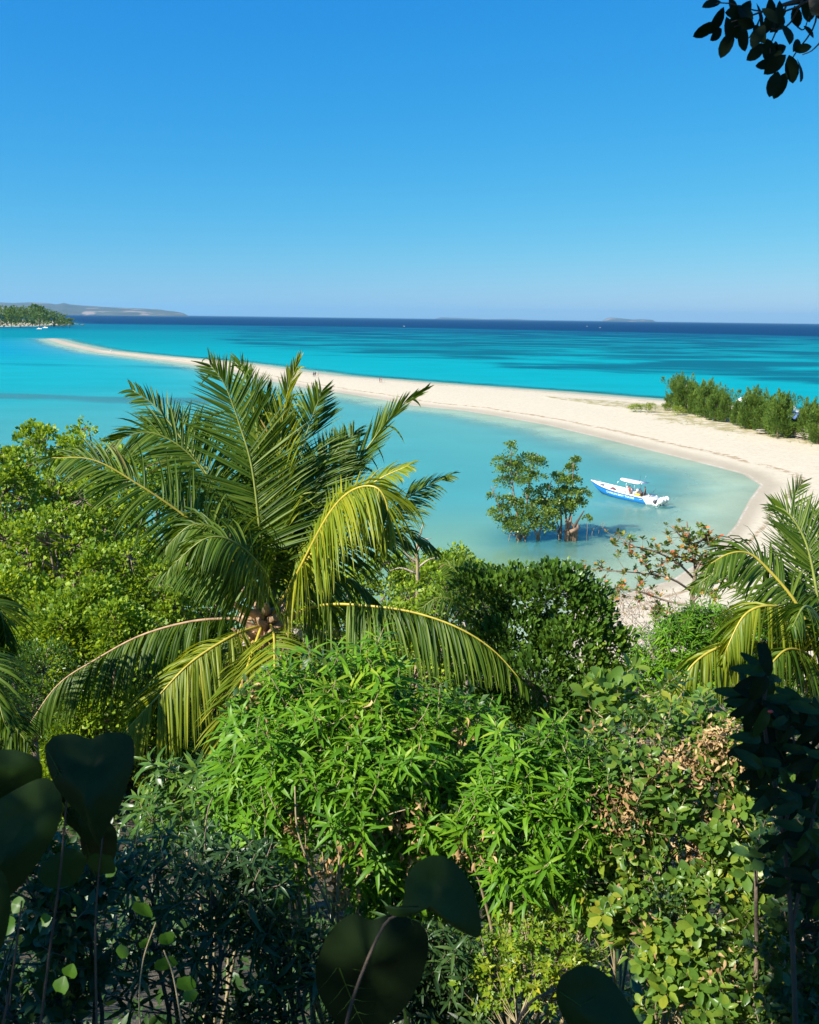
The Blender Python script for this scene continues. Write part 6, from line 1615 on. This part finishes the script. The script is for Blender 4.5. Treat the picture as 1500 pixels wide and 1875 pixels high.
    shrub('undergrowth_shrub', 'shaded shrub filling the bottom right corner behind the dark sapling', 'shrub', gbase(1460, 4.4), [lobp(a, b, 4.2, r) for a, b, r in [(1440, 1560, .2), (1490, 1640, .22), (1450, 1720, .2), (1500, 1780, .22), (1450, 1850, .2), (1490, 1500, .2), (1540, 1700, .25)]],
          240, 'obovate', .08, 9, M['shade'], 'shaded undergrowth shrubs', n_parts=60, shoot_len=.14, upbias=.4, n_main=5, inner=200, stem_mat='bark')  # dark leaf colour stands in for shade in this corner
    # general ground cover over the slope
    n = 52000
    x = rng.uniform(-14, 14, n); y = 3.2 + 45 * rng.random(n) ** 1.7
    x = x * (0.35 + y / 22)
    z = hill_z(x, y)
    bare = np.exp(-(((x + 3.1) / .9) ** 2 + ((y - 9.5) / 2.0) ** 2))
    hh = (0.5 + 0.5 * vnoise(np.stack([x, y], -1), 1.3, 50)) * .8 * rng.random(n)
    P = np.stack([x, y, z + hh], -1)
    k = (rng.random(n) > bare * 1.2) & ~((x > at(1090, 1150, 45)[0]) & (y > 36))
    P = P[k]; m_ = len(P)
    D = nrm(rng.normal(size=(m_, 3)) + [0, 0, .5])
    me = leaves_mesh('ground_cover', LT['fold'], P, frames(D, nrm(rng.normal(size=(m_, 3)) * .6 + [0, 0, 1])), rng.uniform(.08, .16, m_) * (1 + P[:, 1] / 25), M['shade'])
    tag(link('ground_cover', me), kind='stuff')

# ---- near, shaded big leaves
def big_leaf_mesh(kind, seed):
    """heart or round leaf, unit length, gently cupped, with a lobed outline"""
    r = np.random.default_rng(seed)
    n = 22
    t = np.linspace(0, 2 * math.pi, n, endpoint=False)
    if kind == 'heart':
        x = .52 * np.sin(t) * (1 + .06 * np.sin(3 * t + 1)); y = .5 - .5 * np.cos(t)
        y = y + .0; x = np.where(y > .6, x * (1 - (y - .6) * 1.1), x)
        y = np.where((np.abs(x) < .2) & (y < .15), y + .08, y - .03)
    elif kind == 'round':
        x = .50 * np.sin(t); y = .5 - .5 * np.cos(t)
    else:
        x = .15 * np.sin(t) * (1.15 + .35 * np.cos(t)); y = .5 - .5 * np.cos(t)
    x = x * (1 + .03 * r.normal(size=n)); 
    rings = [0.35, 0.7, 1.0]; c = np.array([0, .45])
    V = [(0, .45, 0)]
    for q in rings:
        for i in range(n):
            xx = c[0] + (x[i] - c[0]) * q; yy = c[1] + (y[i] - c[1]) * q
            z = .22 * abs(xx) - .28 * (yy - .3) ** 2 + .03 * math.sin(6 * yy + 4 * xx) * q
            V.append((xx, yy, z))
    T = [(0, 1 + i, 1 + (i + 1) % n) for i in range(n)]
    for k in range(2):
        for i in range(n):
            a = 1 + k * n + i; b = 1 + k * n + (i + 1) % n; T += [(a, a + n, b + n), (a, b + n, b)]
    return np.array(V), np.array(T)
def build_near_leaves():
    hm = [mesh_np('leaf', *big_leaf_mesh('heart', s), M['big'], True) for s in (1, 2, 3)]
    fm = [mesh_np('leaf', *big_leaf_mesh('heart', s), M['fresh'], True) for s in (4, 5)]
    rm = [mesh_np('leaf', *big_leaf_mesh('round', s), M['big'], True) for s in (6, 7)]
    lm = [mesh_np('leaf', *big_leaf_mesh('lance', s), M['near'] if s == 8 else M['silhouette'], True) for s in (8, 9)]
    def put(root, me, px, py, Y, size_px, ang, tilt=.4, roll=0.0):
        """base of the blade at px,py; ang: image direction of the tip, degrees (0 right, 90 up)"""
        p = at(px, py, Y); sc = size_px / F * Y
        a = math.radians(ang)
        d = nrm(rgt * math.cos(a) + upv * math.sin(a) + fwd * math.sin(tilt) * .8)
        n = nrm(-fwd * 1.0 + np.array([0, 0, .5]) + rgt * roll)
        R = frames(d[None], n[None])[0] * sc
        b = np.array(root.location)
        o = link('leaf', me, root); q = p - b
        o.matrix_local = Matrix(((*R[0], q[0]), (*R[1], q[1]), (*R[2], q[2]), (0, 0, 0, 1)))
        return p
    def stem(root, pts, r, name='stem', mt='dark_bark'):
        b = np.array(root.location)
        MB().tube(catmull([at(*p) for p in pts], 14) - b, np.linspace(r, r * .6, 14), 6).build(name, [M[mt]], root, True)
    def blade(root, pts, Y, cup=.05, lean=0.0, mt='near'):
        # a large leaf from its outline, cupped about its middle, 0.5 mm thick
        P = np.array([at(*p, Y) for p in pts + [pts[0]]])
        P = catmull(P, 44)[:-1]; n = len(P); c = P.mean(0); b = np.array(root.location)
        size = np.linalg.norm(P - c, axis=1).max()
        V = []; rings = [0.0, .3, .55, .8, 1.0]
        Vt = [c - fwd * cup * size]
        for q in rings[1:]:
            for p in P:
                d = p - c; h = cup * size * (1 - q ** 2) - .04 * size * math.sin(5 * (d @ rgt) / size + 1) * q - .10 * size * (1 - abs((d @ rgt) / size)) * 0
                Vt.append(c + d * q - fwd * h + fwd * lean * (d @ upv))
        T = [(0, 1 + i, 1 + (i + 1) % n) for i in range(n)]
        for k in range(3):
            for i in range(n):
                a_ = 1 + k * n + i; b_ = 1 + k * n + (i + 1) % n; T += [(a_, a_ + n, b_ + n), (a_, b_ + n, b_)]
        Vt = np.array(Vt) - b; m_ = len(Vt)
        V = np.vstack([Vt, Vt + fwd * .0006]); T = T + [(x + m_, z + m_, y + m_) for x, y, z in T]
        lf = link('leaf', mesh_np('leaf', V, T, M[mt], True), root)
        # midrib and side veins standing proud of the blade
        q = MB(); a_ = P[0] * .9 + c * .1; far = P[np.argmax(np.linalg.norm(P - P[0], axis=1))]; e_ = far * .92 + c * .08
        off = -fwd * cup * size * 1.0
        mid = np.array([a_ - fwd * .002, a_ * .7 + e_ * .3 + off * .85, a_ * .5 + e_ * .5 + off, a_ * .3 + e_ * .7 + off * .85, e_ - fwd * .002])
        mid = catmull(mid, 12); q.tube(mid - b, np.linspace(.0012, .0005, 12), 4)
        for k in range(2, 10, 2):
            for sg in (-1, 1):
                w_ = nrm(np.cross(far - P[0], fwd)) * sg; e2 = mid[k] + (w_ * .55 + nrm(far - P[0]) * .4) * size * (.75 - .05 * k) * .8
                q.tube(np.array([mid[k], (mid[k] + e2) / 2 - fwd * .0015, e2 + fwd * cup * size * .45]) - b, [.0007, .0005, .0003], 3)
        q.build('vein', [M['fresh']], lf)
    # left heart leaf climber
    Y = 1.7
    b = at(60, 1700, Y); x0 = b[0]
    root = thing('heart_leaved_climber', (x0, Y, hill_z(x0, Y)), 'dark heart leaved climber close to the camera at the left edge', 'climbing plant')
    stem(root, [(60, 1990, Y), (90, 1750, Y), (110, 1600, Y), (125, 1430, Y)], .0035)
    stem(root, [(180, 1990, Y), (175, 1700, Y), (188, 1530, Y)], .003)
    stem(root, [(-20, 1990, Y), (20, 1800, Y), (40, 1650, Y)], .0035)
    blade(root, [(78, 1368), (95, 1351), (130, 1349), (157, 1359), (178, 1350), (215, 1347), (240, 1360), (244, 1400), (236, 1432), (226, 1470), (205, 1505), (190, 1535), (168, 1500), (130, 1462), (102, 1430), (84, 1395)], Y, .12, .3)
    blade(root, [(-40, 1380), (10, 1370), (55, 1377), (80, 1398), (72, 1440), (40, 1478), (-10, 1500), (-50, 1460)], Y + .08, .1, -.2)
    blade(root, [(-40, 1490), (20, 1452), (75, 1432), (108, 1462), (104, 1520), (70, 1580), (30, 1630), (-20, 1650), (-60, 1580)], Y + .03, .1, .2)
    blade(root, [(105, 1455), (140, 1440), (165, 1470), (176, 1520), (160, 1545), (138, 1520), (118, 1500)], Y + .12, .1, .1, 'big')
    blade(root, [(-30, 1590), (5, 1600), (18, 1660), (0, 1740), (-30, 1730)], Y - .1, .1, .0)
    blade(root, [(150, 1500), (185, 1492), (215, 1520), (205, 1580), (172, 1610), (150, 1560)], Y + .2, .1, -.2)
    for i, (px, py, L, an, tl, ro) in enumerate([(190, 1560, 60, -100, .3, 0), (95, 1560, 90, -60, .2, .1)]):
        put(root, hm[i % 3], px, py, Y + .05 * (i % 4), L, an, tl, ro)
    # fresh green leaves low left
    Y = 2.2
    b = at(290, 1800, Y)
    root = thing('young_vine', (b[0], Y, hill_z(b[0], Y)), 'thin vine with small fresh green leaves at the bottom left', 'vine')
    stem(root, [(270, 1990, Y), (255, 1850, Y), (262, 1760, Y), (285, 1690, Y)], .003, mt='twig')
    stem(root, [(350, 1990, Y), (320, 1800, Y), (300, 1740, Y)], .003, mt='twig')
    for i, (px, py, L, an) in enumerate([(262, 1650, 55, -95), (303, 1705, 38, -80), (230, 1730, 34, -110), (300, 1750, 52, -85), (338, 1785, 48, -80), (345, 1810, 34, -70), (190, 1600, 30, 20), (45, 1660, 36, 170), (75, 1690, 30, 30), (30, 1695, 40, 190), (110, 1820, 40, 80), (125, 1790, 36, 70), (260, 1720, 30, -60)]):
        put(root, fm[i % 2], px, py, Y + .04 * (i % 3), L * .9, an, .5 - .35 * (i % 3), .35 * (i % 2) - .2)
    # centre big leaves
    Y = 1.5
    b = at(700, 1900, Y)
    root = thing('large_leaved_plant', (b[0], Y, hill_z(b[0], Y)), 'plant with three big dark round leaves poking up at the bottom centre', 'plant')
    stem(root, [(620, 1990, Y), (640, 1850, Y), (700, 1700, Y), (740, 1672, Y)], .004)
    stem(root, [(900, 1990, Y), (960, 1850, Y), (1020, 1810, Y)], .004)
    blade(root, [(703, 1658), (728, 1664), (740, 1648), (742, 1615), (762, 1588), (800, 1575), (838, 1590), (864, 1625), (878, 1670), (879, 1705), (855, 1703), (820, 1688), (790, 1668), (770, 1664), (748, 1674), (718, 1672)], Y, .12, .25, 'big')
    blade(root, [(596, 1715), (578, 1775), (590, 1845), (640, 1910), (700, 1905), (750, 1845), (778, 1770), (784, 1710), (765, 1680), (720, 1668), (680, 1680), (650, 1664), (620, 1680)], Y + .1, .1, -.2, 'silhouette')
    blade(root, [(1018, 1812), (1034, 1787), (1074, 1776), (1110, 1790), (1140, 1820), (1165, 1860), (1182, 1905), (1100, 1930), (1050, 1885), (1022, 1842)], Y, .12, .2, 'big')
    # dark sprays at the right edge
    Y = 2.3
    b = at(1440, 1700, Y)
    root = thing('dark_leafy_sapling', (b[0], Y, hill_z(b[0], Y)), 'dark shaded sapling with long leaves at the right edge, below the right palm', 'sapling')
    stem(root, [(1460, 1990, Y), (1450, 1700, Y), (1430, 1500, Y), (1400, 1330, Y), (1405, 1230, Y)], .008)
    stem(root, [(1450, 1700, Y), (1480, 1550, Y), (1500, 1420, Y)], .006)
    stem(root, [(1435, 1520, Y), (1460, 1420, Y), (1450, 1330, Y)], .005)
    heads = [(1470, 1290), (1375, 1280), (1440, 1290), (1490, 1600), (1400, 1400), (1475, 1520), (1500, 1400), (1405, 1235), (1400, 1290), (1420, 1330), (1395, 1360), (1450, 1330), (1480, 1380), (1430, 1400), (1490, 1450), (1420, 1450), (1460, 1480), (1500, 1330), (1440, 1540), (1480, 1560), (1450, 1620), (1500, 1640)]
    for hx, hy in heads:
        for k in range(10):
            an = rng.uniform(0, 360) if k > 3 else [170, 200, -10, 230][k]
            put(root, lm[k % 2], hx + rng.uniform(-6, 6), hy + rng.uniform(-6, 6), Y + rng.uniform(-.12, .12), rng.uniform(42, 70), an, rng.uniform(-.3, .6), rng.uniform(-.4, .4))
    fl = MB(); p = at(1411, 1303, Y - .1); fl.ball((0, 0, 0), (.008, .006, .004)); fo = fl.build('flower_bud', [plain('red_bud', (.6, .04, .02), .5)], root, True); fo.location = tuple(p - np.array(root.location))

# ---- overhanging branch and the shade trees behind the camera
def build_shade_trees():
    # tree whose low branch hangs into the top right corner
    base = np.array([3.2, -1.6, 0.0]); base[2] = hill_z(base[0], base[1])
    root = thing('overhanging_tree', base, 'tree standing by the viewpoint whose dark leafy branch hangs into the top right corner', 'tree')
    MB().tube(catmull([base - [0, 0, .4], base + [-.2, .1, 2.5], base + [-.5, .4, 5.5]], 10) - base, np.linspace(.2, .12, 10), 8).build('trunk', [M['bark']], root, True)
    Y = 3.4
    # main branch coming in from the upper right
    br = catmull([base + [-.3, .3, 4.0], at(1750, -200, 2.0), at(1600, -60, 3.0), at(1500, -10, Y), at(1430, 10, Y)], 20)
    MB().tube(br - base, np.linspace(.05, .006, 20), 6).build('branch', [M['dark_bark']], root, True)
    tw = MB(); lp = []
    sub = [[(1500, -10), (1440, 20), (1390, 20), (1330, 5), (1300, 10)], [(1440, 10), (1420, 60), (1410, 90), (1420, 130)], [(1500, -10), (1490, 50), (1455, 100), (1440, 130)], [(1470, 0), (1440, 50), (1400, 50), (1360, 45), (1330, 55)], [(1500, 10), (1510, 60), (1490, 90), (1470, 100)], [(1480, 0), (1450, 30), (1470, 55), (1482, 30)], [(1400, 20), (1370, 30), (1340, 40)]]
    for s_ in sub:
        P = catmull([at(a, b, Y + rng.uniform(-.1, .1)) for a, b in s_], 12)
        tw.tube(P - base, np.linspace(.004, .0018, 12), 5)
    tw.build('twig', [M['dark_bark']], root, True)
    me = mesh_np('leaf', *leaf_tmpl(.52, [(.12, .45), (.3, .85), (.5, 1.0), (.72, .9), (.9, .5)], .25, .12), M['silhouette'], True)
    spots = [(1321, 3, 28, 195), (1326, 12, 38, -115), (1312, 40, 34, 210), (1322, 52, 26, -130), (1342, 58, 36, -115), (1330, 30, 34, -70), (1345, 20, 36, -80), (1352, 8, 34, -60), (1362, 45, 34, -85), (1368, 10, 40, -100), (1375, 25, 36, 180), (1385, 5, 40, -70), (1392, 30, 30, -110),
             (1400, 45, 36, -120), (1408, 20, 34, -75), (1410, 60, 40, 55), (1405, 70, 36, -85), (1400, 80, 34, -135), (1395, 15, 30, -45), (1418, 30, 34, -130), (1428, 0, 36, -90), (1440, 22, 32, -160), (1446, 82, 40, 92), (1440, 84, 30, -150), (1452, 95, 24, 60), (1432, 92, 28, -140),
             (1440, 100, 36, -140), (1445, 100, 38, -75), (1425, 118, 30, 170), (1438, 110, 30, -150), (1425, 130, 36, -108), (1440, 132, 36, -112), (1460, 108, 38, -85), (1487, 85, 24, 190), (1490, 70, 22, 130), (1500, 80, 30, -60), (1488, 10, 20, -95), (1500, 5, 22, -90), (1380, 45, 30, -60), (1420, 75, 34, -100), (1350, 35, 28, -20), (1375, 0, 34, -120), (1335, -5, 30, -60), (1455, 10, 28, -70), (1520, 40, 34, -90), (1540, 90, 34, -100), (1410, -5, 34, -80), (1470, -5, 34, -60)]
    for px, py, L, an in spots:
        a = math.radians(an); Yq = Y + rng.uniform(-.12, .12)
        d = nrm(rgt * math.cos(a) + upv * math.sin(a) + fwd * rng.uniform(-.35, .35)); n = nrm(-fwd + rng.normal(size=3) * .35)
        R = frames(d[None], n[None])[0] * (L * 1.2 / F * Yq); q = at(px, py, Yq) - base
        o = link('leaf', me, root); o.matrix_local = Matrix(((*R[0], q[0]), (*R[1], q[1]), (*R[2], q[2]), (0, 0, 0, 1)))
    lobes = [(2.0, -2.5, 25, 2.6, 2.2, 1.8), (-.5, -3.0, 25.5, 2.5, 2.2, 1.8), (3.5, -1.0, 25, 2., 2., 1.5)]
    me, C = leafy_crown(LT['fold'], lobes, 800, 12, .13, .3, M['glossy'], origin=base, shell=.6); link('crown', me, root)
    # leafy trees left of and behind the viewpoint: they shade the near plants
    def shade_tree(label, bx, by, lobes, cl):
        tree('shade_tree', label, (bx, by, hill_z(bx, by)), lobes, cl, 14, .17, .38, M['glossy'], 'fold', 'trees beside the viewpoint', .2, cam_bias=0, shell=.85)
    shade_tree('leafy tree close behind the viewpoint, outside the photo', -4.2, -1.8, [(-3.2, -1.35, 22.7, 1.3, 1.15, 1.2), (-4.2, -2.6, 23.2, 1.8, 1.6, 1.5), (-2.2, -1.2, 23.2, 1.1, 1.0, .9), (-1.2, -2.4, 23.5, 1.6, 1.2, 1.0), (-2.8, .2, 25.4, 1.5, 1.1, 1.0), (-3.9, -.8, 26.2, 1.3, 1.2, .9)], 2300)
    shade_tree('lower leafy tree left of the viewpoint, outside the photo', -6.8, .6, [(-6.5, .7, 20.3, 1.5, 1.35, 1.4), (-7.2, -.6, 21.3, 1.6, 1.5, 1.5), (-6.0, .2, 19.4, 1.3, 1.2, 1.2)], 1500)

build_sea()
build_sand()
build_hill()
far_land()
if True: build_haze()
build_headland()
build_casuarinas()
build_beach_things()
pm = build_people()
build_boat(pm)
build_mangroves()
build_left_trees()
build_almond()
build_main_palm()
build_right_palm()
small_palms()
build_foreground()
build_near_leaves()
build_shade_trees()
